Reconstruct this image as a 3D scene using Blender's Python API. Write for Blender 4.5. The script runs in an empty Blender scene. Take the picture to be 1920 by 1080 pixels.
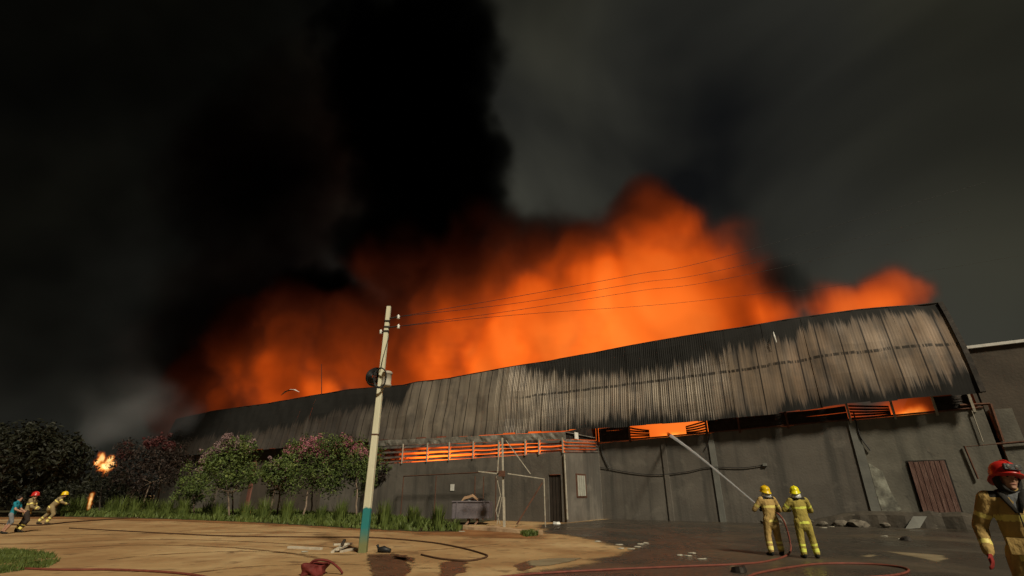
import bpy, bmesh, math, random
import numpy as np
from mathutils import Vector, Matrix, noise as mnoise
random.seed(7)
R = math.radians
sc = bpy.context.scene
C = sc.collection

# ---------------------------------------------------------------- camera
CAM_H, PITCH, FPX = 1.5, R(23.14), 908.0
cam_d = bpy.data.cameras.new('camera'); cam = bpy.data.objects.new('camera', cam_d); C.objects.link(cam)
cam.location = (0, 0, CAM_H); cam.rotation_euler = (R(90) + PITCH, 0, 0)
cam_d.sensor_width = 36; cam_d.lens = FPX / 1920 * 36; cam_d.clip_end = 3000; cam_d.clip_start = 0.05
sc.camera = cam

# ---------------------------------------------------------------- world: smoky night sky
SUN_EL, SUN_AZ = R(42), R(28)          # lit from behind the camera, to the right
w = bpy.data.worlds.new('World'); sc.world = w; w.use_nodes = True
nt = w.node_tree; nt.nodes.clear()
def N(tree, typ, **kw):
    n = tree.nodes.new(typ)
    for k, v in kw.items():
        if k.startswith('_'): setattr(n, k[1:], v)
        else: n.inputs[k].default_value = v
    return n
def L(tree, a, b): tree.links.new(a, b)
wo = N(nt, 'ShaderNodeOutputWorld')
sky = N(nt, 'ShaderNodeTexSky', _sky_type='NISHITA', _sun_disc=False)
sky.sun_elevation = R(-3); sky.sun_rotation = R(145)
bg1 = N(nt, 'ShaderNodeBackground', Strength=0.03); L(nt, sky.outputs[0], bg1.inputs[0])
tc = N(nt, 'ShaderNodeTexCoord')
n1 = N(nt, 'ShaderNodeTexNoise', Scale=1.35, Detail=4.0, Roughness=0.42, Distortion=0.5)
mp = N(nt, 'ShaderNodeMapping'); mp.inputs['Location'].default_value = (-2.11, 0.7, -1.98); mp.inputs['Scale'].default_value = (1, 1, 1.1)
L(nt, tc.outputs['Generated'], mp.inputs[0]); L(nt, mp.outputs[0], n1.inputs['Vector'])
cr = N(nt, 'ShaderNodeValToRGB'); L(nt, n1.outputs['Fac'], cr.inputs[0])
cr.color_ramp.elements[0].position = 0.34; cr.color_ramp.elements[0].color = (0.004, 0.0041, 0.0036, 1)
cr.color_ramp.elements[1].position = 0.58; cr.color_ramp.elements[1].color = (0.038, 0.0365, 0.025, 1)
n2 = N(nt, 'ShaderNodeTexNoise', Scale=1.1, Detail=2.0); L(nt, tc.outputs['Generated'], n2.inputs['Vector'])
hue = N(nt, 'ShaderNodeValToRGB'); L(nt, n2.outputs['Fac'], hue.inputs[0])          # drifting smoke, olive to blue grey
hue.color_ramp.elements[0].position = 0.42; hue.color_ramp.elements[0].color = (1.0, 1.0, 0.92, 1); hue.color_ramp.elements[1].position = 0.58; hue.color_ramp.elements[1].color = (1.0, 1.03, 1.15, 1)
mx = N(nt, 'ShaderNodeMix', _data_type='RGBA', _blend_type='MULTIPLY'); mx.inputs['Factor'].default_value = 1.0; L(nt, cr.outputs[0], mx.inputs['A']); L(nt, hue.outputs[0], mx.inputs['B'])
bg2 = N(nt, 'ShaderNodeBackground', Strength=1.0); L(nt, mx.outputs['Result'], bg2.inputs[0])
ad = N(nt, 'ShaderNodeAddShader'); L(nt, bg1.outputs[0], ad.inputs[0]); L(nt, bg2.outputs[0], ad.inputs[1])
L(nt, ad.outputs[0], wo.inputs[0])
w.cycles.sampling_method = 'NONE'

sun_d = bpy.data.lights.new('sun', 'SUN'); sun = bpy.data.objects.new('sun', sun_d); C.objects.link(sun)
sun_d.energy = 3.7; sun_d.angle = R(6); sun_d.color = (1.0, 0.90, 0.70)
_dir = Vector((math.sin(SUN_AZ) * math.cos(SUN_EL), -math.cos(SUN_AZ) * math.cos(SUN_EL), math.sin(SUN_EL)))
sun.rotation_euler = _dir.to_track_quat('Z', 'Y').to_euler()

sc.view_settings.view_transform = 'Standard'; sc.view_settings.look = 'None'
sc.view_settings.exposure = 0; sc.view_settings.gamma = 1
cy = sc.cycles
sc.render.engine = 'CYCLES'
cy.use_adaptive_sampling = True; cy.adaptive_threshold = 0.03; cy.adaptive_min_samples = 16
cy.use_denoising = True
cy.max_bounces = 5; cy.diffuse_bounces = 1; cy.glossy_bounces = 2; cy.transparent_max_bounces = 12; cy.volume_bounces = 0
cy.volume_max_steps = 256; cy.volume_step_rate = 1.0

# ---------------------------------------------------------------- pixel helpers (photo pixels, 1920x1080)
def ray(x, y):
    X = (x - 960) / FPX; Y = (540 - y) / FPX
    return Vector((X, math.cos(PITCH) - Y * math.sin(PITCH), math.sin(PITCH) + Y * math.cos(PITCH)))
CAMP = Vector((0, 0, CAM_H))
def gnd(x, y, z=0.0):
    r = ray(x, y); return CAMP + r * ((z - CAM_H) / r.z)
def at(x, y, Y):
    r = ray(x, y); return CAMP + r * (Y / r.y)
# warehouse frame: s along the front wall (to the right), o into the building, z up
ORG = gnd(1126, 973)
_a = math.atan2(-600 - 960, FPX / math.cos(PITCH))
SX = Vector((-math.sin(_a), -math.cos(_a), 0)); SO = Vector((-SX.y, SX.x, 0))
FRAME = Matrix(((SX.x, SO.x, 0, ORG.x), (SX.y, SO.y, 0, ORG.y), (0, 0, 1, 0), (0, 0, 0, 1)))
FINV = FRAME.inverted()
def wl(x, y, o=0.0):
    """photo pixel -> warehouse-frame point on the plane at offset o"""
    r = ray(x, y); c = FINV @ CAMP; d = FINV.to_3x3() @ r
    return c + d * ((o - c.y) / d.y)

def ws(x, y, s):
    """photo pixel -> warehouse-frame point on the cross plane at s"""
    r = ray(x, y); c = FINV @ CAMP; d = FINV.to_3x3() @ r
    return c + d * ((s - c.x) / d.x)
def interp(pts, x):
    pts = sorted(pts)
    if x <= pts[0][0]: return pts[0][1]
    for (a, b), (c, d) in zip(pts, pts[1:]):
        if x <= c: return b + (d - b) * (x - a) / (c - a)
    return pts[-1][1]

# ---------------------------------------------------------------- object helpers
MW = {}
def tag(o, label=None, cat=None, group=None, kind=None):
    for k, v in (('label', label), ('category', cat), ('group', group), ('kind', kind)):
        if v: o[k] = v
    return o
def thing(name, label, cat, loc=(0, 0, 0), group=None, matrix=None, rz=0.0):
    o = bpy.data.objects.new(name, None); C.objects.link(o); o.empty_display_size = 0.3
    m = matrix if matrix is not None else Matrix.Translation(Vector(loc)) @ Matrix.Rotation(rz, 4, 'Z')
    o.matrix_world = m; MW[o.name] = m.copy()
    return tag(o, label, cat, group)
def link(name, me, mat, parent=None, local=None, smooth=False):
    o = bpy.data.objects.new(name, me); C.objects.link(o)
    if mat is not None and not me.materials: me.materials.append(mat)
    lm = local if local is not None else Matrix.Identity(4)
    if parent is not None: o.parent = parent; MW[o.name] = MW[parent.name] @ lm
    else: MW[o.name] = lm.copy()
    o.matrix_basis = lm
    if smooth:
        me.polygons.foreach_set('use_smooth', [True] * len(me.polygons))
    return o

class MB:
    def __init__(s): s.v = []; s.f = []
    def add(s, vs, fs):
        n = len(s.v); s.v += [Vector(v) for v in vs]; s.f += [tuple(i + n for i in f) for f in fs]; return s
    def box(s, c, d, rot=None):
        c = Vector(c); hx, hy, hz = (x / 2 for x in d)
        vs = [Vector((x, y, z)) for x in (-hx, hx) for y in (-hy, hy) for z in (-hz, hz)]
        if rot is not None: vs = [rot @ v for v in vs]
        return s.add([c + v for v in vs], [(0, 1, 3, 2), (4, 6, 7, 5), (0, 4, 5, 1), (2, 3, 7, 6), (0, 2, 6, 4), (1, 5, 7, 3)])
    def beam(s, a, b, w, h=None, up=(0, 0, 1)):
        a, b = Vector(a), Vector(b); h = h or w; d = b - a; l = d.length; d.normalize()
        u = Vector(up)
        if abs(d.dot(u)) > 0.95: u = Vector((0, 1, 0))
        x = d.cross(u).normalized(); z = x.cross(d)
        rot = Matrix((x, d, z)).transposed()
        return s.box((a + b) / 2, (w, l, h), rot)
    def rings(s, rs, cap=True):
        """rs: list of rings (equal length lists of points)"""
        n = len(s.v); k = len(rs[0])
        for r in rs: s.v += [Vector(p) for p in r]
        for i in range(len(rs) - 1):
            for j in range(k):
                a = n + i * k + j; b = n + i * k + (j + 1) % k
                s.f.append((a, b, b + k, a + k))
        if cap:
            s.f.append(tuple(n + j for j in range(k))[::-1]); s.f.append(tuple(n + (len(rs) - 1) * k + j for j in range(k)))
        return s
    def path(s, pts, r, n=8, flat=1.0):
        pts = [Vector(p) for p in pts]; rs = []
        prev = None
        for i, p in enumerate(pts):
            d = (pts[min(i + 1, len(pts) - 1)] - pts[max(i - 1, 0)]).normalized()
            u = prev if prev is not None else (Vector((0, 0, 1)) if abs(d.z) < 0.9 else Vector((1, 0, 0)))
            x = d.cross(u).normalized(); z = x.cross(d).normalized(); prev = z
            rr = r[i] if isinstance(r, (list, tuple)) else r
            rs.append([p + x * (math.cos(2 * math.pi * k / n) * rr) + z * (math.sin(2 * math.pi * k / n) * rr * flat) for k in range(n)])
        return s.rings(rs)
    def tube(s, a, b, r0, r1=None, n=10): return s.path([a, b], [r0, r0 if r1 is None else r1], n)
    def lathe(s, prof, c=(0, 0, 0), n=16, sx=1, sy=1):
        c = Vector(c)
        return s.rings([[c + Vector((math.cos(2 * math.pi * k / n) * r * sx, math.sin(2 * math.pi * k / n) * r * sy, z)) for k in range(n)] for r, z in prof])
    def build(s, name, mat, parent=None, origin=None, smooth=False, matrix=None, raw=False):
        """vertices are world points; raw = they already are in the parent's frame"""
        if parent is not None: inv = Matrix.Identity(4) if raw else MW[parent.name].inverted(); lm = Matrix.Identity(4)
        else:
            lm = matrix if matrix is not None else Matrix.Translation(Vector(origin or (0, 0, 0))); inv = Matrix.Identity(4) if raw else lm.inverted()
        me = bpy.data.meshes.new(name)
        me.from_pydata([inv @ v for v in s.v], [], s.f)
        bm = bmesh.new(); bm.from_mesh(me); bmesh.ops.recalc_face_normals(bm, faces=bm.faces[:]); bm.to_mesh(me); bm.free()
        return link(name, me, mat, parent, lm, smooth)

def spline(pts, n=8):
    """Catmull-Rom through points"""
    P = [Vector(p) for p in pts]; P = [P[0] * 2 - P[1]] + P + [P[-1] * 2 - P[-2]]; out = []
    for i in range(1, len(P) - 2):
        a, b, c, d = P[i - 1:i + 3]
        for k in range(n):
            t = k / n
            out.append(0.5 * ((2 * b) + (c - a) * t + (2 * a - 5 * b + 4 * c - d) * t * t + (3 * b - a - 3 * c + d) * t ** 3))
    return out + [P[-2]]

# ---------------------------------------------------------------- materials
def mat(name, cols, scale=2.0, rough=0.8, bump=0.0, bscale=None, metal=0.0, spec=0.3, detail=6.0, stretch=(1, 1, 1), streak=None, coord='Object', spots=None, rvar=0.0, coat=0.0, edge=None):
    m = bpy.data.materials.new(name); m.use_nodes = True; t = m.node_tree; b = t.nodes['Principled BSDF']
    tc = N(t, 'ShaderNodeTexCoord'); mp = N(t, 'ShaderNodeMapping'); mp.inputs['Scale'].default_value = stretch
    if coord == 'World':
        g = N(t, 'ShaderNodeNewGeometry'); L(t, g.outputs['Position'], mp.inputs[0])
    else: L(t, tc.outputs[coord], mp.inputs[0])
    n = N(t, 'ShaderNodeTexNoise', Scale=scale, Detail=detail, Roughness=0.6); L(t, mp.outputs[0], n.inputs['Vector'])
    cr = N(t, 'ShaderNodeValToRGB'); L(t, n.outputs['Fac'], cr.inputs[0]); k = cr.color_ramp
    while len(k.elements) < len(cols): k.elements.new(0.5)
    for e, (p, c) in zip(k.elements, cols): e.position = p; e.color = (*c, 1)
    col = cr.outputs[0]
    def mixin(fac, c, mode='MIX'):
        nonlocal col
        x = N(t, 'ShaderNodeMix', _data_type='RGBA', _blend_type=mode); L(t, fac, x.inputs['Factor']); L(t, col, x.inputs['A']); x.inputs['B'].default_value = (*c, 1); col = x.outputs['Result']
    if streak:      # (scale vector, colour, lo, hi, strength)
        m2 = N(t, 'ShaderNodeMapping'); m2.inputs['Scale'].default_value = streak[0]; L(t, mp.inputs[0].links[0].from_socket, m2.inputs[0])
        n2 = N(t, 'ShaderNodeTexNoise', Scale=1.0, Detail=5.0, Roughness=0.6); L(t, m2.outputs[0], n2.inputs['Vector'])
        r2 = N(t, 'ShaderNodeMapRange'); L(t, n2.outputs['Fac'], r2.inputs[0]); r2.inputs[1].default_value = streak[2]; r2.inputs[2].default_value = streak[3]; r2.inputs[4].default_value = streak[4]
        mixin(r2.outputs[0], streak[1])
    if spots:       # (scale, colour, lo, hi, strength)
        n3 = N(t, 'ShaderNodeTexNoise', Scale=spots[0], Detail=4.0, Roughness=0.6, Distortion=0.5); L(t, mp.outputs[0], n3.inputs['Vector'])
        r3 = N(t, 'ShaderNodeMapRange'); L(t, n3.outputs['Fac'], r3.inputs[0]); r3.inputs[1].default_value = spots[2]; r3.inputs[2].default_value = spots[3]; r3.inputs[4].default_value = spots[4]
        mixin(r3.outputs[0], spots[1])
    L(t, col, b.inputs['Base Color'])
    b.inputs['Roughness'].default_value = rough; b.inputs['Metallic'].default_value = metal; b.inputs['Specular IOR Level'].default_value = spec
    b.inputs['Coat Weight'].default_value = coat
    if rvar:
        rr = N(t, 'ShaderNodeMapRange'); L(t, n.outputs['Fac'], rr.inputs[0]); rr.inputs[1].default_value = 0.35; rr.inputs[2].default_value = 0.65
        rr.inputs[3].default_value = max(0.03, rough - rvar); rr.inputs[4].default_value = min(1, rough + rvar); L(t, rr.outputs[0], b.inputs['Roughness'])
    if bump:
        nb = N(t, 'ShaderNodeTexNoise', Scale=bscale or scale * 6, Detail=5.0); L(t, mp.outputs[0], nb.inputs['Vector'])
        bp = N(t, 'ShaderNodeBump', Strength=bump, Distance=0.05); L(t, nb.outputs['Fac'], bp.inputs['Height']); L(t, bp.outputs[0], b.inputs['Normal'])
    if edge:        # ragged soft border: signed distance stored on the sheet plus noise
        at_ = N(t, 'ShaderNodeAttribute', _attribute_name='edge'); ne = N(t, 'ShaderNodeTexNoise', Scale=edge[0], Detail=6.0, Roughness=0.6); L(t, mp.outputs[0], ne.inputs['Vector'])
        ma_ = N(t, 'ShaderNodeMath', _operation='MULTIPLY_ADD'); L(t, ne.outputs['Fac'], ma_.inputs[0]); ma_.inputs[1].default_value = edge[1]; L(t, at_.outputs['Fac'], ma_.inputs[2])
        re_ = N(t, 'ShaderNodeMapRange', _interpolation_type='SMOOTHSTEP'); L(t, ma_.outputs[0], re_.inputs[0]); re_.inputs[1].default_value = edge[1] * 0.5; re_.inputs[2].default_value = edge[1] * 0.5 + edge[2]; L(t, re_.outputs[0], b.inputs['Alpha'])
    return m
def two(c, d=0.7): return [(0.3, tuple(x * d for x in c)), (0.7, c)]

CONC = mat('grey concrete', [(0.25, (0.085, 0.075, 0.063)), (0.5, (0.13, 0.115, 0.097)), (0.75, (0.17, 0.152, 0.128))], 0.35, 0.85, 0.3, 9, detail=9, streak=((1.6, 1.6, 0.10), (0.06, 0.057, 0.05), 0.46, 0.68, 0.75), spots=(0.8, (0.19, 0.17, 0.142), 0.56, 0.70, 0.6))
CONC2 = mat('patched concrete', [(0.3, (0.10, 0.093, 0.076)), (0.55, (0.16, 0.148, 0.12)), (0.72, (0.225, 0.212, 0.17))], 0.55, 0.85, 0.3, 9, streak=((1.3, 1.3, 0.14), (0.075, 0.072, 0.06), 0.48, 0.7, 0.8), spots=(1.6, (0.06, 0.057, 0.05), 0.62, 0.7, 0.6))
CONC3 = mat('brown render', [(0.3, (0.065, 0.053, 0.042)), (0.7, (0.11, 0.088, 0.068))], 0.6, 0.9, 0.3, 8, streak=((1.2, 1.2, 0.2), (0.06, 0.05, 0.04), 0.5, 0.7, 0.7))
BEIGE = mat('beige render', [(0.3, (0.19, 0.165, 0.125)), (0.7, (0.25, 0.215, 0.16))], 0.7, 0.9, 0.2)
PILAST = mat('pale plaster strip', [(0.3, (0.14, 0.14, 0.125)), (0.7, (0.20, 0.198, 0.175))], 1.2, 0.85, 0.2)
RUST = mat('rusty brown steel', [(0.3, (0.07, 0.032, 0.02)), (0.7, (0.16, 0.075, 0.045))], 4, 0.75, 0.2, metal=0.3)
DSTEEL = mat('sooty steel', [(0.3, (0.02, 0.018, 0.016)), (0.7, (0.06, 0.05, 0.042))], 3, 0.6, 0.1, metal=0.5)
GALV = mat('galvanised louvre', [(0.3, (0.30, 0.27, 0.24)), (0.7, (0.48, 0.43, 0.38))], 3, 0.35, 0.1, metal=0.8, spots=(1.0, (0.05, 0.04, 0.035), 0.5, 0.65, 0.85))
WSTEEL = mat('pale painted steel', [(0.3, (0.26, 0.23, 0.18)), (0.7, (0.42, 0.38, 0.30))], 5, 0.6, 0.1, spots=(4, (0.16, 0.09, 0.05), 0.6, 0.7, 0.7))
WHITE = mat('white paint', [(0.3, (0.62, 0.60, 0.54)), (0.7, (0.8, 0.78, 0.72))], 5, 0.6, 0.05)
WOOD = mat('weathered red brown wood', [(0.25, (0.075, 0.036, 0.028)), (0.5, (0.14, 0.075, 0.058)), (0.75, (0.25, 0.16, 0.13))], 1.6, 0.8, 0.4, 14, stretch=(6, 6, 0.7))
DARK = mat('black gap', [(0.3, (0.012, 0.011, 0.01)), (0.7, (0.03, 0.026, 0.022))], 3, 0.8)
RUBBER = mat('black rubber', two((0.02, 0.02, 0.02)), 5, 0.5, 0.1)
HOSE = mat('red fire hose', two((0.20, 0.055, 0.035), 0.55), 6, 0.6, 0.2)
HOSED = mat('brown dusty hose', two((0.10, 0.05, 0.025), 0.6), 4, 0.8, 0.2)

SVL = -16.0
# ================================================================ THE SETTING: ground
def sheet(name, outline, z, mat_, jitter=0.0, sub=6, kind='structure'):
    """an irregular flat sheet from a closed ground outline"""
    pts = []
    n = len(outline)
    for i in range(n):
        a, b = Vector(outline[i]), Vector(outline[(i + 1) % n])
        L_ = (b - a).length; k = max(1, min(40, int(L_ / 0.25))) if jitter else 1
        k = min(k, sub * 4)
        for q in range(k):
            p = a.lerp(b, q / k)
            if jitter:
                p = p + Vector((mnoise.noise(p * 1.7 + Vector((3, 1, 7))), mnoise.noise(p * 1.7 + Vector((9, 4, 2))), 0)) * jitter * 2 + Vector((mnoise.noise(p * 6), mnoise.noise(p * 6 + Vector((5, 5, 5))), 0)) * jitter * 0.7
            pts.append((p.x, p.y, z))
    bm = bmesh.new(); f = bm.faces.new([bm.verts.new(p) for p in pts]); bmesh.ops.triangulate(bm, faces=[f])
    for f in bm.faces:
        if f.normal.z < 0: f.normal_flip()
    me = bpy.data.meshes.new(name); bm.to_mesh(me); bm.free()
    o = link(name, me, mat_); tag(o, kind=kind)
    return o
def gsheet(name, outline, z, mat_, res, pad, box=None):
    """a gridded ground sheet that stores each point's signed distance to its outline"""
    P = np.array([(p.x, p.y) for p in outline]); Q = np.roll(P, -1, 0)
    lo = P.min(0) - pad; hi = P.max(0) + pad
    if box: lo = np.maximum(lo, box[0]); hi = np.minimum(hi, box[1])
    nx, ny = [max(2, int(k)) for k in (hi - lo) / res]; X, Y = np.meshgrid(np.linspace(lo[0], hi[0], nx), np.linspace(lo[1], hi[1], ny), indexing='ij')
    d = np.full(X.shape, 1e9); ins_ = np.zeros(X.shape, bool)
    for (ax, ay), (bx, by) in zip(P, Q):
        ex, ey = bx - ax, by - ay; t_ = np.clip(((X - ax) * ex + (Y - ay) * ey) / max(ex * ex + ey * ey, 1e-9), 0, 1)
        d = np.minimum(d, np.hypot(X - ax - t_ * ex, Y - ay - t_ * ey))
        if abs(by - ay) > 1e-9: ins_ ^= ((ay > Y) != (by > Y)) & (X < ex * (Y - ay) / (by - ay) + ax)
    d = np.where(ins_, d, -d); keep = d > -pad
    idx = -np.ones(X.shape, int); vs = []; ed = []; fs = []
    cell = keep[:-1, :-1] | keep[1:, :-1] | keep[1:, 1:] | keep[:-1, 1:]
    def vid(i, j):
        if idx[i, j] < 0: idx[i, j] = len(vs); vs.append((X[i, j], Y[i, j], z)); ed.append(d[i, j])
        return int(idx[i, j])
    for i, j in zip(*np.nonzero(cell)): fs.append((vid(i, j), vid(i + 1, j), vid(i + 1, j + 1), vid(i, j + 1)))
    me = bpy.data.meshes.new(name); me.from_pydata(vs, [], fs); a = me.attributes.new('edge', 'FLOAT', 'POINT'); a.data.foreach_set('value', np.array(ed, dtype=np.float32))
    return tag(link(name, me, mat_), kind='structure')
def G(*pp): return [gnd(x, y) for x, y in pp]
SAND = mat('packed sand', [(0.25, (0.23, 0.13, 0.058)), (0.5, (0.37, 0.24, 0.115)), (0.72, (0.54, 0.40, 0.22))], 0.16, 0.95, 0.9, 2.2, detail=9, coord='World', spec=0.1,
           streak=((0.42, 0.36, 1), (0.24, 0.13, 0.058), 0.46, 0.66, 0.85), spots=(1.3, (0.13, 0.075, 0.04), 0.57, 0.68, 0.75))
MUD = mat('wet mud', [(0.3, (0.06, 0.03, 0.017)), (0.7, (0.12, 0.065, 0.035))], 1.5, 0.36, 0.5, 8, coord='World', spec=0.4, rvar=0.2, edge=(1.6, 0.55, 0.12))
WETASPH = mat('wet asphalt', [(0.3, (0.026, 0.022, 0.017)), (0.55, (0.05, 0.042, 0.032)), (0.75, (0.085, 0.07, 0.05))], 0.35, 0.34, 0.35, 14, detail=8, coord='World', spec=0.45, rvar=0.25, edge=(0.8, 1.7, 0.7), spots=(0.22, (0.09, 0.068, 0.042), 0.52, 0.66, 0.7))
PSAND = mat('pale wet sand film', [(0.3, (0.15, 0.118, 0.07)), (0.7, (0.26, 0.21, 0.13))], 1.2, 0.8, 0.3, 10, coord='World', spec=0.2, edge=(1.3, 0.5, 0.15))
VERGE = mat('dark earth verge', [(0.3, (0.025, 0.024, 0.012)), (0.7, (0.07, 0.06, 0.03))], 0.6, 0.95, 0.4, 5, coord='World', spec=0.1)
bm = bmesh.new()
xs = sorted(set([-900, -400, -150, -80] + [x * 1.0 for x in range(-45, 31)] + [45, 80, 150, 400, 900])); ys = sorted(set([-30, -8] + [y * 1.0 for y in range(0, 60)] + [70, 90, 130, 250, 600, 1500]))
grid = {}
for x in xs:
    for y in ys:
        grid[x, y] = bm.verts.new((x, y, 0))
for a, b in zip(xs, xs[1:]):
    for c, d in zip(ys, ys[1:]): bm.faces.new((grid[a, c], grid[b, c], grid[b, d], grid[a, d]))
me = bpy.data.meshes.new('ground'); bm.to_mesh(me); bm.free()
tag(link('ground', me, SAND), kind='structure')
gsheet('wet_pavement', G((1000, 984), (1012, 1001), (1046, 1003), (1100, 1012), (1160, 1027), (1150, 1040), (1095, 1046), (1075, 1058), (1010, 1066), (965, 1076), (935, 1092), (900, 1160)) + [Vector((-1.6, 4, 0)), Vector((-1, -6, 0)), Vector((40, -6, 0)), Vector((60, 20, 0))]
      + [FRAME @ Vector(p) for p in ((45, 1, 0), (22, 0.5, 0), (0.5, 0.5, 0), (0.2, -5.4, 0))], 0.004, WETASPH, 0.28, 1.2, ((-3, 0), (48, 60)))
sheet('verge', G((110, 969), (300, 973), (440, 978), (560, 985), (680, 992), (780, 997), (862, 997), (880, 983)) + [FRAME @ Vector(p) for p in ((-5, -5.3, 0), (SVL, -5.3, 0), (SVL, 0.3, 0), (-75, 0.3, 0), (-95, 30, 0))] + [Vector((-300, 300, 0)), Vector((-700, 200, 0)), Vector((-300, 60, 0))] + G((-200, 972)), 0.005, VERGE, 0.12)
sheet('verge', [Vector((-150, 38.5, 0)), Vector((-34, 42, 0)), Vector((-22, 44, 0)), FRAME @ Vector((-20, 0.2, 0)), FRAME @ Vector((-75, 0.2, 0)), Vector((-70, 200, 0)), Vector((-300, 200, 0))], 0.009, VERGE)
for k, (pp, m_) in enumerate((
    (((985, 1052), (1040, 1046), (1090, 1046), (1085, 1052), (1030, 1062), (990, 1062)), PSAND),
    (((1655, 1034), (1700, 1036), (1775, 1042), (1778, 1050), (1765, 1058), (1735, 1050), (1690, 1042)), PSAND),
    (((1608, 1042), (1640, 1040), (1648, 1046), (1620, 1046)), PSAND),
    (((1352, 1060), (1385, 1061), (1395, 1068), (1370, 1067)), PSAND),
    (((1400, 1073), (1418, 1075), (1420, 1080), (1405, 1079)), PSAND),
)): gsheet('sand_film', G(*pp), 0.008, m_, 0.09, 0.3)
for pp in (((686, 1040), (730, 1038), (762, 1046), (772, 1060), (768, 1085), (700, 1090), (690, 1065)), ((822, 1056), (860, 1048), (878, 1056), (876, 1072), (850, 1085), (820, 1082)), ((725, 1035), (770, 1043), (790, 1056), (770, 1058), (735, 1046)), ((962, 1058), (995, 1052), (1012, 1060), (985, 1072), (965, 1070))):
    gsheet('mud_patch', G(*pp), 0.0065, MUD, 0.08, 0.3)

REDSOIL = mat('reddish soil', [(0.3, (0.15, 0.065, 0.026)), (0.7, (0.30, 0.15, 0.062))], 0.8, 0.95, 0.8, 5, coord='World', spec=0.1, edge=(0.45, 2.6, 1.3))
gsheet('red_soil', G((-100, 975), (120, 974), (300, 978), (440, 983), (560, 989), (680, 997), (790, 1004), (880, 1009), (980, 1012), (1070, 1018), (1020, 1003), (960, 993), (870, 985), (700, 975), (400, 964), (120, 962), (-100, 965)), 0.002, REDSOIL, 0.4, 1.8)
DAMP = mat('damp track', [(0.3, (0.13, 0.07, 0.032)), (0.7, (0.24, 0.14, 0.068))], 1.4, 0.85, 0.9, 9, coord='World', spec=0.15, edge=(2.2, 0.30, 0.16))
for pp, hw_ in ((((-60, 1022), (100, 1018), (260, 1012), (420, 1014), (600, 1024), (700, 1040)), 0.16), (((-60, 1034), (100, 1029), (260, 1022), (420, 1026), (560, 1040), (640, 1060)), 0.16), (((200, 1050), (300, 1040), (460, 1034), (620, 1040), (800, 1032), (960, 1018)), 0.13), (((0, 1005), (140, 1003), (320, 1000), (520, 998), (640, 1000)), 0.22), (((350, 1076), (480, 1062), (640, 1058), (820, 1066), (900, 1062)), 0.12)):
    pts = spline(G(*pp), 6); lf, rt = [], []
    for a, b in zip(pts, pts[1:]):
        n_ = Vector((-(b - a).y, (b - a).x, 0)).normalized() * hw_; lf.append(a + n_); rt.append(a - n_)
    gsheet('tyre_track', lf + rt[::-1], 0.0035, DAMP, 0.11, 0.25)

# ================================================================ THE WAREHOUSE
WH = thing('warehouse', 'long burning warehouse with sooty corrugated metal cladding over grey concrete walls', 'warehouse', matrix=FRAME)
EO, TO = -0.8, 0.15            # cladding: eave hangs out, ridge leans back
OJ = (FINV @ gnd(1063, 980)).y; SJ = (FINV @ gnd(1063, 980)).x   # annex front plane and right end
TOPPX = [(1749, 570), (1623, 579), (1494, 597), (1400, 613), (1290, 630), (1160, 653), (1030, 677), (950, 689), (890, 701), (842, 710), (775, 717), (762, 722), (650, 731), (500, 757), (405, 770), (330, 786)]
BOTPX = [(1830, 736), (1720, 746), (1591, 757), (1487, 772), (1400, 780), (1290, 791), (1160, 801), (1056, 807), (900, 816), (710, 825)]
ZT = [(p.x, p.z) for p in (wl(x, y, TO) for x, y in TOPPX)]; ZB = [(p.x, p.z) for p in (wl(x, y, EO) for x, y in BOTPX)]
ZT.append((min(a for a, _ in ZT) - 8, 8.6))

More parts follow.
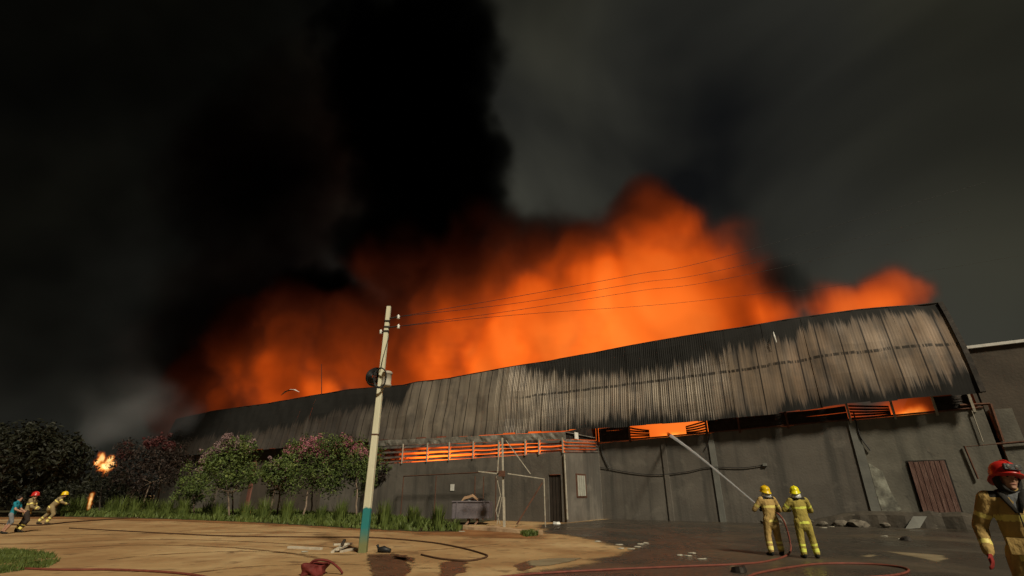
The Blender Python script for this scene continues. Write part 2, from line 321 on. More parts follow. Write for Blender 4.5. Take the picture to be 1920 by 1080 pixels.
def clad_material():
    m = bpy.data.materials.new('sooty corrugated steel'); m.use_nodes = True; t = m.node_tree; b = t.nodes['Principled BSDF']
    uv = N(t, 'ShaderNodeUVMap', _uv_map='UVMap'); at_ = N(t, 'ShaderNodeAttribute', _attribute_name='soot'); lin = N(t, 'ShaderNodeAttribute', _attribute_name='tone')
    def noi(sv, sc_, det, rough=0.6):
        mp = N(t, 'ShaderNodeMapping'); mp.inputs['Scale'].default_value = sv; L(t, uv.outputs[0], mp.inputs[0])
        n = N(t, 'ShaderNodeTexNoise', Scale=sc_, Detail=det, Roughness=rough); L(t, mp.outputs[0], n.inputs['Vector']); return n.outputs['Fac']
    def ma(op, a, b_=None, c=None):
        n = N(t, 'ShaderNodeMath', _operation=op)
        for i, v in enumerate((a, b_, c)):
            if v is None: continue
            if hasattr(v, 'is_output'): L(t, v, n.inputs[i])
            else: n.inputs[i].default_value = v
        return n.outputs[0]
    def sm(x, lo, hi, out=1.0):
        r = N(t, 'ShaderNodeMapRange', _interpolation_type='SMOOTHSTEP'); L(t, x, r.inputs[0]); r.inputs[1].default_value = lo; r.inputs[2].default_value = hi; r.inputs[4].default_value = out; return r.outputs[0]
    spikes = noi((5.5, 0.7, 1), 1.0, 3.0); fine = noi((17, 2.0, 1), 1.0, 2.0); big = noi((0.35, 1.6, 1), 1.0, 4.0)
    d = ma('ADD', at_.outputs['Fac'], ma('MULTIPLY', ma('SUBTRACT', spikes, 0.5), 0.36))
    d = ma('ADD', d, ma('MULTIPLY', ma('SUBTRACT', fine, 0.5), 0.22))
    d = ma('ADD', d, ma('MULTIPLY', ma('SUBTRACT', noi((0.9, 0.8, 1), 1.0, 3.0), 0.5), 0.45))
    soot = sm(d, -0.05, 0.07)
    cloud = sm(ma('ADD', big, ma('MULTIPLY', spikes, 0.3)), 0.62, 0.85, 0.75)
    sep = N(t, 'ShaderNodeSeparateXYZ'); L(t, uv.outputs[0], sep.inputs[0])
    # seams between sheets
    fr = ma('ABSOLUTE', ma('SUBTRACT', ma('FRACT', ma('DIVIDE', sep.outputs['X'], 1.15)), 0.5))
    seam = sm(ma('ADD', fr, ma('MULTIPLY', ma('SUBTRACT', fine, 0.5), 0.03)), 0.455, 0.48, 0.95)
    # purlin line of soot and bolts
    ln = ma('ABSOLUTE', ma('SUBTRACT', sep.outputs['Y'], ma('ADD', 0.505, ma('MULTIPLY', ma('SUBTRACT', big, 0.5), 0.05))))
    line = ma('MULTIPLY', sm(ma('MULTIPLY', ln, -1.0), -0.022, -0.010, 0.9), sm(noi((7.0, 0.2, 1), 1.0, 2.0), 0.42, 0.50))
    line = ma('MULTIPLY', line, sm(sep.outputs['X'], -8.5, -4.0))
    base = N(t, 'ShaderNodeValToRGB'); L(t, lin.outputs['Fac'], base.inputs[0]); k = base.color_ramp
    k.elements[0].position = 0; k.elements[0].color = (0.085, 0.075, 0.068, 1); k.elements[1].position = 1; k.elements[1].color = (0.29, 0.205, 0.14, 1)
    e = k.elements.new(0.5); e.color = (0.32, 0.27, 0.21, 1)
    col = base.outputs[0]
    def mix(f, c):
        nonlocal col
        x = N(t, 'ShaderNodeMix', _data_type='RGBA'); L(t, f, x.inputs['Factor']); L(t, col, x.inputs['A']); x.inputs['B'].default_value = (*c, 1); col = x.outputs['Result']
    wash = sm(noi((2.2, 0.5, 1), 1.0, 4.0), 0.35, 0.75, 0.6); mix(wash, (0.14, 0.115, 0.095))
    rust = sm(noi((0.9, 1.3, 1), 1.0, 6.0, 0.7), 0.56, 0.70, 0.45); mix(rust, (0.15, 0.075, 0.045))
    halo = sm(ma('ADD', d, ma('MULTIPLY', ma('SUBTRACT', noi((0.8, 1.5, 1), 1.0, 4.0), 0.5), 0.5)), -0.30, 0.08, 0.7); mix(halo, (0.075, 0.06, 0.05))
    mix(cloud, (0.10, 0.088, 0.078)); mix(seam, (0.035, 0.028, 0.024)); mix(line, (0.03, 0.025, 0.02)); mix(soot, (0.022, 0.021, 0.019))
    L(t, col, b.inputs['Base Color'])
    b.inputs['Metallic'].default_value = 0.25; b.inputs['Specular IOR Level'].default_value = 0.3
    r = N(t, 'ShaderNodeMapRange'); L(t, soot, r.inputs[0]); r.inputs[3].default_value = 0.5; r.inputs[4].default_value = 0.85; L(t, r.outputs[0], b.inputs['Roughness'])
    bp = N(t, 'ShaderNodeBump', Strength=0.25, Distance=0.03); L(t, noi((1.5, 3, 1), 1.0, 4.0), bp.inputs['Height']); L(t, bp.outputs[0], b.inputs['Normal'])
    return m
CLAD = clad_material()
SOOT_TOP = [(22, 0.86), (19, 0.90), (16.5, 0.84), (14, 0.80), (12, 0.74), (9, 0.70), (6, 0.64), (3, 0.60), (1, 0.66), (-2, 0.72), (-5, 0.86), (-7, 1.15), (-16, 1.2), (-18.5, 1.1), (-19.2, 0.62), (-23, 0.60), (-25, 0.62), (-28, 0.55), (-34, 0.45), (-45, 0.35), (-70, 0.3)]
SOOT_BOT = [(22, 0.20), (19, 0.13), (14, 0.12), (11, 0.04), (7, 0.06), (3, 0.14), (0, 0.10), (-3, 0.0), (-18, -0.1), (-70, -0.1)]
TONE = [(22, 1.0), (12, 0.95), (8, 0.6), (3, 0.55), (-6, 0.5), (-9, 0.46), (-18, 0.40), (-21, 0.15), (-30, 0.0), (-70, 0.0)]
RIB = [(22, 0.0012), (10, 0.002), (8, 0.016), (5, 0.026), (-7, 0.026), (-9, 0.003), (-70, 0.003)]
SW = 1.15; NROW = 10
def endk(s): t = min(1, max(0, (s - 8) / 12)); return t * t * (3 - 2 * t)
def clad_o(v, s): return 0.95 * endk(s) * v ** 3 + EO + (TO - EO) * (0.85 * v + 0.15 * v ** 3) + 0.12 * mnoise.noise(Vector((s * 0.35, v * 2.5, 1))) + 0.08 * mnoise.noise(Vector((s * 0.9, v * 4, 8)))
n_sheet = 74; s_end = 21.05
s_end = math.floor(s_end / SW) * SW + 0.575 + 0.0
for i in range(n_sheet):
    s1 = s_end - i * SW + 0.03; s0 = s1 - SW - 0.05
    rd = interp(RIB, (s0 + s1) / 2); nr = 8; cols = [];
    lift = 0.012 if i % 2 else -0.012
    for k in range(nr):
        p = SW / nr
        cols += [(s0 + k * p, 0), (s0 + k * p + 0.25 * p, 0), (s0 + k * p + 0.45 * p, 1), (s0 + k * p + 0.80 * p, 1)]
    cols.append((s1, 0))
    vs = []; uvs = []; soot = []; tone = []
    twist = random.uniform(-0.06, 0.06); drop = random.uniform(-0.06, 0.06); tj = random.uniform(-0.10, 0.10)
    for r in range(NROW + 1):
        v = r / NROW
        for (s, hgt) in cols:
            zb = interp(ZB, s) + drop; zt = interp(ZT, s) + 0.26 * endk(s) + drop * 0.4 + 0.03 * mnoise.noise(Vector((s * 2, 0, 3)))
            o_ = clad_o(v, s) - hgt * rd - lift + twist * (s - s0) * (1 - v)
            vs.append((s, o_, zb + (zt - zb) * v)); uvs.append((s, v))
            soot.append(max(v - interp(SOOT_TOP, s), interp(SOOT_BOT, s) - v)); tone.append(min(1, max(0, interp(TONE, s) + tj)))
    K = len(cols); fs = [(r * K + c, r * K + c + 1, (r + 1) * K + c + 1, (r + 1) * K + c) for r in range(NROW) for c in range(K - 1)]
    me = bpy.data.meshes.new('cladding_sheet'); me.from_pydata(vs, [], fs)
    ul = me.uv_layers.new(name='UVMap')
    for lp in me.loops: ul.data[lp.index].uv = uvs[lp.vertex_index]
    a = me.attributes.new('soot', 'FLOAT', 'POINT'); a.data.foreach_set('value', soot)
    a = me.attributes.new('tone', 'FLOAT', 'POINT'); a.data.foreach_set('value', tone)
    link('cladding_sheet', me, CLAD, WH)
SLEFT = s_end - n_sheet * SW; SR = s_end
# dark end flashing and edge trim on the right end
mb = MB(); pts = [Vector((SR + 0.06, clad_o(v / 8, SR) - 0.03, interp(ZB, SR) + (interp(ZT, SR) + 0.26 - interp(ZB, SR)) * v / 8)) for v in range(9)]
for a, b in zip(pts, pts[1:]): mb.beam(a, b, 0.16, 0.22, up=(1, 0, 0))
mb.build('end_flashing', DSTEEL, WH, raw=True)
mb = MB(); pts = [Vector((s, clad_o(1, s) + 0.04, interp(ZT, s) + 0.26 * endk(s) + 0.02)) for s in np.linspace(SLEFT, SR, 90)]
mb.path(pts, 0.06, 6); mb.build('ridge_trim', DSTEEL, WH, raw=True)
for v in (0.12, 0.5, 0.9):          # purlins behind the sheets
    mb = MB(); mb.path([Vector((s, clad_o(v, s) + 0.16, interp(ZB, s) + (interp(ZT, s) - interp(ZB, s)) * v)) for s in np.linspace(SLEFT, SR, 50)], 0.07, 4); mb.build('purlin', DSTEEL, WH, raw=True)
# right end wall behind the cladding
mb = MB(); mb.add([(SR - 0.05, 0.3, 0), (SR - 0.05, 45, 0), (SR - 0.05, 45, 9), (SR - 0.05, 1.0, 10.6), (SR + 0.1, 0.3, 0), (SR + 0.1, 45, 0), (SR + 0.1, 45, 9), (SR + 0.1, 1.0, 10.6)], [(0, 1, 2, 3), (4, 5, 6, 7), (0, 1, 5, 4), (1, 2, 6, 5), (2, 3, 7, 6), (3, 0, 4, 7)]); mb.build('end_wall', CONC3, WH, raw=True)

# main concrete wall in bays with pilasters
def ztop(s): return 4.90 + 0.031 * s
for (a, b, m_) in ((0.0, 7.9, CONC), (7.9, 15.6, CONC), (15.6, SR, CONC2)):
    mb = MB(); mb.add([(x, o_, z) for o_ in (0, 0.3) for x, z in ((a + 0.004, -0.3), (b - 0.004, -0.3), (b - 0.004, ztop(b)), (a + 0.004, ztop(a)))], [(0, 1, 2, 3), (4, 7, 6, 5), (0, 4, 5, 1), (1, 5, 6, 2), (2, 6, 7, 3), (3, 7, 4, 0)]); mb.build('wall_panel', m_, WH, raw=True)
for s, wd, m_ in ((0.16, 0.10, WSTEEL), (4.85, 0.30, CONC), (7.9, 0.34, PILAST), (15.6, 0.42, PILAST)):
    mb = MB(); mb.box((s, -0.035, ztop(s) / 2 - 0.1), (wd, 0.07, ztop(s) + 0.15)); mb.build('pilaster', m_, WH, raw=True)
mb = MB(); mb.path([Vector((s, -0.03, ztop(s) + 0.05)) for s in np.linspace(0, SR, 20)], 0.05, 6); mb.build('wall_cap', RUST, WH, raw=True)
# louvre band: posts and warped slats
def zeave(s): return interp(ZB, s) + 0.1
posts = [0.2, 2.6, 7.75, 9.7, 12.4, 15.55, 17.6, 19.4, 20.9]
for s in posts:
    mb = MB(); mb.box((s, -0.06, (ztop(s) + zeave(s)) / 2), (0.11, 0.12, zeave(s) - ztop(s) + 0.3)); mb.build('louvre_post', RUST if s < 15 else WSTEEL, WH, raw=True)
def slat(s0, s1, z0, z1, o_=0.05, bow=0.0, tilt=0.06, m_=DSTEEL, h=0.13, n=6, nm='louvre_slat'):
    mb = MB(); rs = []
    for k in range(n + 1):
        t = k / n; s = s0 + (s1 - s0) * t; z = z0 + (z1 - z0) * t - bow * math.sin(math.pi * t); 
        rs.append([(s, o_ - tilt, z - h / 2), (s, o_ - tilt + 0.02, z - h / 2), (s, o_ + tilt + 0.02, z + h / 2), (s, o_ + tilt, z + h / 2)])
    mb.rings(rs); mb.build(nm, m_, WH, raw=True)
for a, b, mode in ((0.25, 2.6, 'full'), (2.6, 4.0, 'fan_r'), (6.4, 7.7, 'fan_l'), (7.8, 9.7, 'full'), (9.7, 12.4, 'full'), (12.4, 15.5, 'gappy'), (15.6, 17.5, 'fan_r'), (19.4, 20.9, 'full')):
    for k in range(5):
        h = zeave(a) - ztop(a) - 0.05; z0 = ztop(a) + 0.12 + k * h / 5; z1 = ztop(b) + 0.12 + k * h / 5; r = lambda q: random.uniform(-q, q)
        if mode == 'gappy' and k == 3 and False: continue
        if mode == 'fan_r': z1 = ztop(b) + 0.10 + k * 0.11
        if mode == 'fan_l': z0 = ztop(a) + 0.10 + k * 0.11
        slat(a + 0.03, b - 0.03, z0 + r(0.018), z1 + r(0.018) - (0.07 if mode == 'gappy' and k < 3 else 0), bow=random.uniform(0, 0.05), h={'full': 0.215, 'gappy': 0.20}.get(mode, 0.12), tilt=0.03 if mode in ('full', 'gappy') else 0.06)
# plank door on the raised ledge at the right
pl = [wl(1702, 866), wl(1768, 863), wl(1795, 960), wl(1728, 962)]
ds0, ds1, dz0, dz1 = pl[0].x, pl[1].x + 0.05, pl[3].z, pl[0].z
door = MB().box(((ds0 + ds1) / 2, -0.015, (dz0 + dz1) / 2), (ds1 - ds0 + 0.12, 0.03, dz1 - dz0 + 0.12)).build('plank_door', DARK, WH, raw=True)
npl = 7
for k in range(npl):
    wpl = (ds1 - ds0) / npl
    MB().box((ds0 + (k + 0.5) * wpl, -0.055 - random.uniform(0, 0.02), (dz0 + dz1) / 2 + random.uniform(-0.02, 0.02)), (wpl - 0.025, 0.045, dz1 - dz0)).build('plank', WOOD, door, raw=True)
# ledge, rubble
LEDGE = mat('crumbling dark concrete', [(0.3, (0.03, 0.026, 0.02)), (0.7, (0.085, 0.07, 0.052))], 1.2, 0.8, 0.6, 6, spots=(2.5, (0.16, 0.14, 0.11), 0.62, 0.68, 0.7))
mb = MB(); rs = []
for s in np.linspace(12.6, SR + 8, 46):
    e = 1.05 + 0.22 * mnoise.noise(Vector((s * 1.3, 0, 0))); h = min(0.72, 0.25 + (s - 12.6) * 0.22) + 0.10 * mnoise.noise(Vector((s * 2.1, 3, 0)))
    rs.append([(s, -0.01, -0.2), (s, -0.01, h), (s, -e * 0.7, h - 0.02), (s, -e, h - 0.16), (s, -e - 0.12, 0.1), (s, -e - 0.18, -0.2)])
mb.rings(rs); mb.build('ledge', LEDGE, WH, raw=True)
# peeled plaster patch, hanging conduit and cables on the wall
PLAST = mat('peeled pale plaster', [(0.38, (0.13, 0.125, 0.105)), (0.5, (0.24, 0.235, 0.19)), (0.62, (0.40, 0.40, 0.33))], 1.5, 0.9, 0.3)
op = [wl(x, y) for x, y in ((1628, 868), (1655, 884), (1663, 905), (1672, 925), (1690, 955), (1680, 962), (1655, 961), (1643, 925))]
mb = MB(); k = len(op); mb.add([(p.x, -0.012, p.z) for p in op] + [(p.x, 0.01, p.z) for p in op], [tuple(range(k))] + [(i, (i + 1) % k, (i + 1) % k + k, i + k) for i in range(k)]); mb.build('plaster_patch', PLAST, WH, raw=True)
CABLE = mat('sooty cable', two((0.035, 0.032, 0.03)), 5, 0.6)
MB().path(spline([wl(x, y, -0.06) for x, y in ((1124, 876), (1142, 879), (1190, 887), (1235, 890), (1290, 884), (1330, 876), (1390, 877), (1432, 872))]), 0.022, 5).build('wall_cable', CABLE, WH, raw=True)
MB().path(spline([wl(x, y, -0.08) for x, y in ((1127, 833), (1130, 850), (1143, 878))]), 0.03, 5).build('wall_cable', CABLE, WH, raw=True)
MB().path(spline([wl(x, y, -0.08) for x, y in ((1330, 812), (1328, 830), (1322, 842))]), 0.03, 5).build('wall_cable', CABLE, WH, raw=True)
MB().path(spline([wl(x, y, -0.10) for x, y in ((1600, 772), (1606, 795), (1614, 820), (1632, 845))]), 0.035, 5).build('wall_cable', CABLE, WH, raw=True)
MB().box(wl(1434, 871, -0.06), (0.22, 0.1, 0.16)).build('cable_box', PILAST, WH, raw=True)
MB().tube(wl(1822, 770, -0.1), wl(1843, 828, -0.1), 0.025, n=6).build('conduit', WSTEEL, WH, raw=True)

# ---------------------------------------------------------------- the annex that juts out of the front
SJ0 = wl(672, 960, OJ).x
zl0 = wl(1057, 848, OJ).z; zl1 = wl(1057, 822, OJ).z; dl0 = wl(800, 865, OJ); dl1 = wl(800, 832, OJ)
def jz0(s): return zl0 + (dl0.z - zl0) * (SJ - s) / (SJ - dl0.x)
def jz1(s): return zl1 + (dl1.z - zl1) * (SJ - s) / (SJ - dl0.x)
def prism(mb, a, b, o0, o1, za, zb): mb.add([(x, o_, z) for o_ in (o0, o1) for x, z in ((a, -0.3), (b, -0.3), (b, zb), (a, za))], [(0, 1, 2, 3), (4, 7, 6, 5), (0, 4, 5, 1), (1, 5, 6, 2), (2, 6, 7, 3), (3, 7, 4, 0)])
pd = [wl(1028, 890, OJ), wl(1056, 978, OJ)]; dj0, dj1, djz = pd[0].x, pd[1].x - 0.05, pd[0].z
sj = [SJ0, (SJ0 + dj0) / 2 - 2.5, (SJ0 + dj0) / 2 + 3, dj0]
for a, b in zip(sj, sj[1:]):
    mb = MB(); prism(mb, a + 0.003, b - 0.003, OJ, OJ + 0.2, jz0(a), jz0(b)); mb.build('wall_panel', CONC, WH, raw=True)
mb = MB(); prism(mb, dj1, SJ - 0.003, OJ, OJ + 0.2, jz0(dj1), jz0(SJ)); mb.build('wall_panel', CONC, WH, raw=True)
mb = MB(); mb.box(((dj0 + dj1) / 2, OJ + 0.1, (djz + jz0(dj0)) / 2), (dj1 - dj0 - 0.006, 0.2, jz0(dj0) - djz)); mb.build('wall_panel', CONC, WH, raw=True)
mb = MB(); mb.add([(SJ - 0.2, OJ + 0.205, -0.3), (SJ, OJ + 0.003, -0.3), (SJ, -0.04, -0.3), (SJ - 0.2, -0.04, -0.3), (SJ - 0.2, OJ + 0.205, jz0(SJ)), (SJ, OJ + 0.003, jz0(SJ)), (SJ, -0.04, jz0(SJ) + 0.35), (SJ - 0.2, -0.04, jz0(SJ) + 0.35)], [(0, 1, 2, 3), (4, 5, 6, 7), (0, 1, 5, 4), (1, 2, 6, 5), (2, 3, 7, 6), (3, 0, 4, 7)]); mb.build('wall_panel', CONC, WH, raw=True)
dr = MB().box(((dj0 + dj1) / 2, OJ + 0.14, djz / 2 - 0.05), (dj1 - dj0, 0.06, djz + 0.08)).build('metal_door', DARK, WH, raw=True)
for k in range(4): MB().box((dj0 + (k + 0.5) * (dj1 - dj0) / 4, OJ + 0.095, djz / 2), ((dj1 - dj0) / 4 - 0.05, 0.025, djz - 0.1)).build('door_panel', mat('dark brown sheet metal', two((0.045, 0.036, 0.03)), 2, 0.55, 0.1) if k == 0 else bpy.data.materials['dark brown sheet metal'], dr, raw=True)
# corner pipes
for (x0, y0, x1, y1, sp) in ((1058, 852, 1064, 974, None),):
    a = wl(x0, y0, OJ - 0.06); b = wl(x1, y1, OJ - 0.06); MB().tube(a, b, 0.06, n=8).build('drain_pipe', WSTEEL, WH, raw=True)
a = wl(1118, 838, -0.14); b = wl(1128, 972, -0.14); MB().tube(a, b, 0.06, n=8).build('drain_pipe', WSTEEL, WH, raw=True)
# window on the annex side
wp = [ws(1081, 891, SJ), ws(1096, 892, SJ), ws(1081, 930, SJ)]
wo0, wo1, wz1, wz0 = wp[0].y, wp[1].y, wp[0].z, wp[2].z
if wo0 > wo1: wo0, wo1 = wo1, wo0
win = MB().box((SJ + 0.01, (wo0 + wo1) / 2, (wz0 + wz1) / 2), (0.04, wo1 - wo0 + 0.3, wz1 - wz0 + 0.2)).build('window', RUST, WH, raw=True)
for k in range(4):
    c = wo0 + (k + 0.5) * (wo1 - wo0) / 4
    MB().box((SJ + 0.04, c, (wz0 + wz1) / 2), (0.02, (wo1 - wo0) / 4 - 0.06, wz1 - wz0)).build('pane', mat('dusty pale glass', two((0.42, 0.42, 0.36)), 4, 0.4) if k == 0 else bpy.data.materials['dusty pale glass'], win, raw=True)
# annex louvres: front and side
jp = [wl(x, 850, OJ).x for x in (700, 755, 801, 842, 887, 935, 985, 1011, 1056)]
for s in jp: MB().box((s, OJ - 0.03, (jz0(s) + jz1(s)) / 2), (0.07, 0.09, jz1(s) - jz0(s) + 0.1)).build('louvre_post', WSTEEL, WH, raw=True)
for a, b in zip(jp, jp[1:]):
    for k in range(4):
        h0 = (jz1(a) - jz0(a)) / 4; h1 = (jz1(b) - jz0(b)) / 4
        slat(a + 0.04, b - 0.04, jz0(a) + (k + 0.5) * h0, jz0(b) + (k + 0.5) * h1 + random.uniform(-0.03, 0.03), o_=OJ + 0.09, bow=random.uniform(-0.02, 0.05), tilt=0.075, m_=GALV, h=0.19)
for k in range(4):
    h0 = (jz1(SJ) - jz0(SJ)) / 4; z = jz0(SJ) + (k + 0.5) * h0
    mb = MB(); mb.rings([[(SJ + 0.02, o_, z + e - 0.09), (SJ + 0.05, o_, z + e - 0.09), (SJ - 0.07, o_, z + e + 0.09), (SJ - 0.10, o_, z + e + 0.09)] for o_, e in ((OJ + 0.1, 0), (OJ + 2.8, 0.16), (-0.15, 0.33))]); mb.build('louvre_slat', GALV, WH, raw=True)
# flashing strip and annex roof under the eave
FLASH = mat('crumpled light flashing', [(0.3, (0.16, 0.145, 0.13)), (0.5, (0.30, 0.28, 0.24)), (0.7, (0.52, 0.49, 0.43))], 1.3, 0.4, 0.9, 3, metal=0.4)
mb = MB(); n = 70
rs = []
f0 = wl(1057, 810, OJ + 0.25).z - jz1(SJ); f1 = wl(800, 822, OJ + 0.25).z - jz1(dl0.x)
for k in range(n + 1):
    s = SJ0 + (SJ - SJ0) * k / n; zz = jz1(s) - 0.02; d = 0.06 * mnoise.noise(Vector((s * 1.6, 0, 5))) + 0.05 * mnoise.noise(Vector((s * 4.6, 0, 5)))
    ft = f0 + (f1 - f0) * (SJ - s) / (SJ - dl0.x) + 0.03 * mnoise.noise(Vector((s * 3, 2, 5)))
    rs.append([(s, OJ + 0.27, zz), (s, OJ + 0.30, zz), (s, OJ + 0.30 + d, zz + ft * 0.5), (s, OJ + 0.30, zz + ft), (s, -0.4, zz + ft + 0.06), (s, -0.4, zz + ft + 0.10), (s, OJ + 0.27, zz + ft + 0.03), (s, OJ + 0.26 + d, zz + ft * 0.5)])
mb.rings(rs); mb.build('annex_roof', FLASH, WH, raw=True)
MB().add([(SJ - x, o_, z) for x in (0.12, 0.16) for o_, z in ((OJ + 0.31, jz1(SJ) + 0.02), (-0.1, jz1(SJ) + 0.36), (-0.1, interp(ZB, SJ) + 0.3), (OJ + 0.31, jz1(SJ) + 0.02 + f0))], [(0, 1, 2, 3), (7, 6, 5, 4), (0, 4, 5, 1), (1, 5, 6, 2), (2, 6, 7, 3), (3, 7, 4, 0)]).build('gable_panel', DSTEEL, WH, raw=True)
MB().box(ws(1080, 817, SJ) + Vector((0.03, 0, 0)), (0.05, 0.5, 0.42)).build('wall_plate', WHITE, WH, raw=True)
MB().box(wl(848, 914, OJ - 0.02), (0.33, 0.02, 0.42)).build('paper_notice', WHITE, WH, raw=True)

# left part of the front wall, mostly behind the trees
for a, b in ((SJ0, SJ0 - 12), (SJ0 - 12, SJ0 - 26), (SJ0 - 26, SLEFT)):
    mb = MB(); prism(mb, b + 0.004, a - 0.004, 0, 0.3, 6.3, 6.3); mb.build('wall_panel', CONC3 if a == SJ0 - 12 else CONC, WH, raw=True)
mb = MB(); prism(mb, SJ0, SJ0 + 0.2, OJ + 0.203, -0.003, jz0(SJ0), jz0(SJ0)); mb.build('wall_panel', CONC, WH, raw=True)
RCOL = mat('red oxide column', two((0.20, 0.085, 0.06)), 2, 0.8, 0.1)
sred = wl(467, 925, -0.1).x
MB().box((sred, -0.08, 2.9), (0.55, 0.16, 5.9)).build('pilaster', RCOL, WH, raw=True)
for s in (sred - 7, sred - 14, sred - 21): MB().box((s, -0.08, 2.9), (0.45, 0.16, 5.9)).build('pilaster', CONC3, WH, raw=True)
mb = MB(); prism(mb, SLEFT, SR - 0.2, 45, 45.3, 8, 8); mb.build('back_wall', CONC3, WH, raw=True)
# bent strip and a thin mast standing above the ridge
a = [wl(x, y, 1.1) for x, y in ((527, 741), (536, 734), (545, 731), (553, 731), (561, 735))]
MB().path(a, [0.05, 0.16, 0.2, 0.18, 0.05], 6, flat=0.3).build('bent_strip', WHITE, WH, raw=True)
a = wl(603, 745, 1.2); b = wl(603, 683, 1.2); MB().tube(a, b, 0.05, 0.03, 6).build('roof_mast', DSTEEL, WH, raw=True)
# torn pale flap on the cladding
a = wl(1450, 622, -0.2); b = wl(1456, 642, -0.45); MB().path([a, a.lerp(b, 0.5) + Vector((0, -0.1, 0)), b], [0.015, 0.05, 0.03], 5, flat=0.4).build('torn_flap', WHITE, WH, raw=True)

# ================================================================ NEIGHBOUR BUILDING at the right
NB = thing('neighbouring_building', 'dark brown rendered building with pale roof edge right of the warehouse', 'building', matrix=FRAME)
nz = wl(1815, 655, 1.0).z
mb = MB(); prism(mb, SR + 0.25, SR + 26, 1.0, 20, nz, nz + 0.15); mb.build('wall', CONC3, NB, raw=True)
MB().add([(x, o_, nz + z + (0.15 if x > SR + 1 else 0)) for x in (SR + 0.2, SR + 26) for o_ in (0.85, 1.25) for z in (0.01, 0.16)], [(0, 1, 3, 2), (4, 6, 7, 5), (0, 4, 5, 1), (2, 3, 7, 6), (0, 2, 6, 4), (1, 5, 7, 3)]).build('roof_edge', WHITE, NB, raw=True)
zc = wl(1900, 832, 0.2).z
mb = MB(); prism(mb, SR + 0.25, SR + 1.1, 0.2, 0.997, 5.5, 5.5); mb.build('low_wall', CONC2, NB, raw=True)
mb = MB(); prism(mb, SR + 1.104, SR + 14, 0.2, 0.997, zc, zc); mb.build('low_wall', BEIGE, NB, raw=True)
MB().path([wl(x, y, 0.05) for x, y in ((1856, 757), (1880, 828))], 0.09, 6).build('pipe', RUST, NB, raw=True)
MB().path([wl(x, y, 0.05) for x, y in ((1806, 838), (1990, 822))], 0.06, 6).build('pipe', RUST, NB, raw=True)
MB().path([wl(x, y, -0.1) for x, y in ((1808, 836), (1834, 898))], 0.045, 6).build('pipe', RUST, NB, raw=True)
MB().path([wl(x, y, 0.02) for x, y in ((1800, 760), (1856, 757))], 0.07, 6).build('pipe', RUST, NB, raw=True)

# ================================================================ UTILITY POLE
pb = gnd(680, 1036)
pz = at(728, 575, pb.y).z
def pole_material():
    m = mat('painted concrete pole', [(0.3, (0.50, 0.48, 0.34)), (0.7, (0.66, 0.63, 0.47))], 1.5, 0.8, 0.15, 12, stretch=(3, 3, 0.5), spots=(3.0, (0.30, 0.28, 0.20), 0.62, 0.72, 0.6))
    t = m.node_tree; b = t.nodes['Principled BSDF']; src = b.inputs['Base Color'].links[0].from_socket
    tc = N(t, 'ShaderNodeTexCoord'); sp = N(t, 'ShaderNodeSeparateXYZ'); L(t, tc.outputs['Object'], sp.inputs[0])
    n = N(t, 'ShaderNodeTexNoise', Scale=7.0, Detail=3.0); L(t, tc.outputs['Object'], n.inputs['Vector'])
    a = N(t, 'ShaderNodeMath', _operation='MULTIPLY_ADD'); L(t, n.outputs['Fac'], a.inputs[0]); a.inputs[1].default_value = 0.22; L(t, sp.outputs['Z'], a.inputs[2])
    def layer(src, lo, hi, c):
        r = N(t, 'ShaderNodeMapRange'); L(t, a.outputs[0], r.inputs[0]); r.inputs[1].default_value = lo; r.inputs[2].default_value = hi; r.inputs[3].default_value = 1; r.inputs[4].default_value = 0
        x = N(t, 'ShaderNodeMix', _data_type='RGBA'); L(t, r.outputs[0], x.inputs['Factor']); L(t, src, x.inputs['A']); x.inputs['B'].default_value = (*c, 1); return x.outputs['Result']
    c1 = layer(src, 1.24, 1.27, (0.02, 0.17, 0.17)); c2 = layer(c1, 0.3, 0.75, (0.16, 0.17, 0.07))
    L(t, c2, b.inputs['Base Color']); return m
PO = thing('utility_pole', 'square cream concrete utility pole with teal painted foot and grey canister', 'utility pole', pb)
def sq(z, w): return [(pb.x + x * w, pb.y + y * w, z) for x, y in ((-0.42, -0.5), (0.42, -0.5), (0.5, -0.42), (0.5, 0.42), (0.42, 0.5), (-0.42, 0.5), (-0.5, 0.42), (-0.5, -0.42))]
pw = lambda z: 0.225 - 0.09 * z / pz
mb = MB(); mb.rings([sq(z, pw(z)) for z in (-0.3, 0.6, 1.2, 2.5, 4, 5.5, pz)]); shaft = mb.build('shaft', pole_material(), PO)
for px_, py_ in ((727, 603), (725, 614), (724, 622)):
    z = at(px_, py_, pb.y).z; mb = MB(); mb.rings([sq(z - 0.03, pw(z) + 0.03), sq(z + 0.03, pw(z) + 0.03)]); mb.build('band', DSTEEL, PO)
z = at(705, 815, pb.y).z; mb = MB(); mb.rings([sq(z - 0.02, pw(z) + 0.02), sq(z + 0.02, pw(z) + 0.02)]); mb.build('band', RUST, PO)
ins = []
for (x0, y0, x1, y1) in ((730, 597, 747, 594), (728, 614, 747, 612), (720, 624, 714, 622)):
    a = at(x0, y0, pb.y - 0.02); b = at(x1, y1, pb.y - 0.02); MB().tube(a, b, 0.025, n=6).build('bracket', DSTEEL, PO)
    MB().lathe([(0.02, -0.08), (0.055, -0.06), (0.03, -0.02), (0.055, 0.02), (0.03, 0.05), (0.015, 0.08)], b, 10).build('insulator', WHITE, PO, smooth=True); ins.append(b)
c = at(723, 724, pb.y - 0.05); hb = at(722, 698, pb.y - 0.05).z - c.z
c = c + Vector((0.02, -0.02, 0))
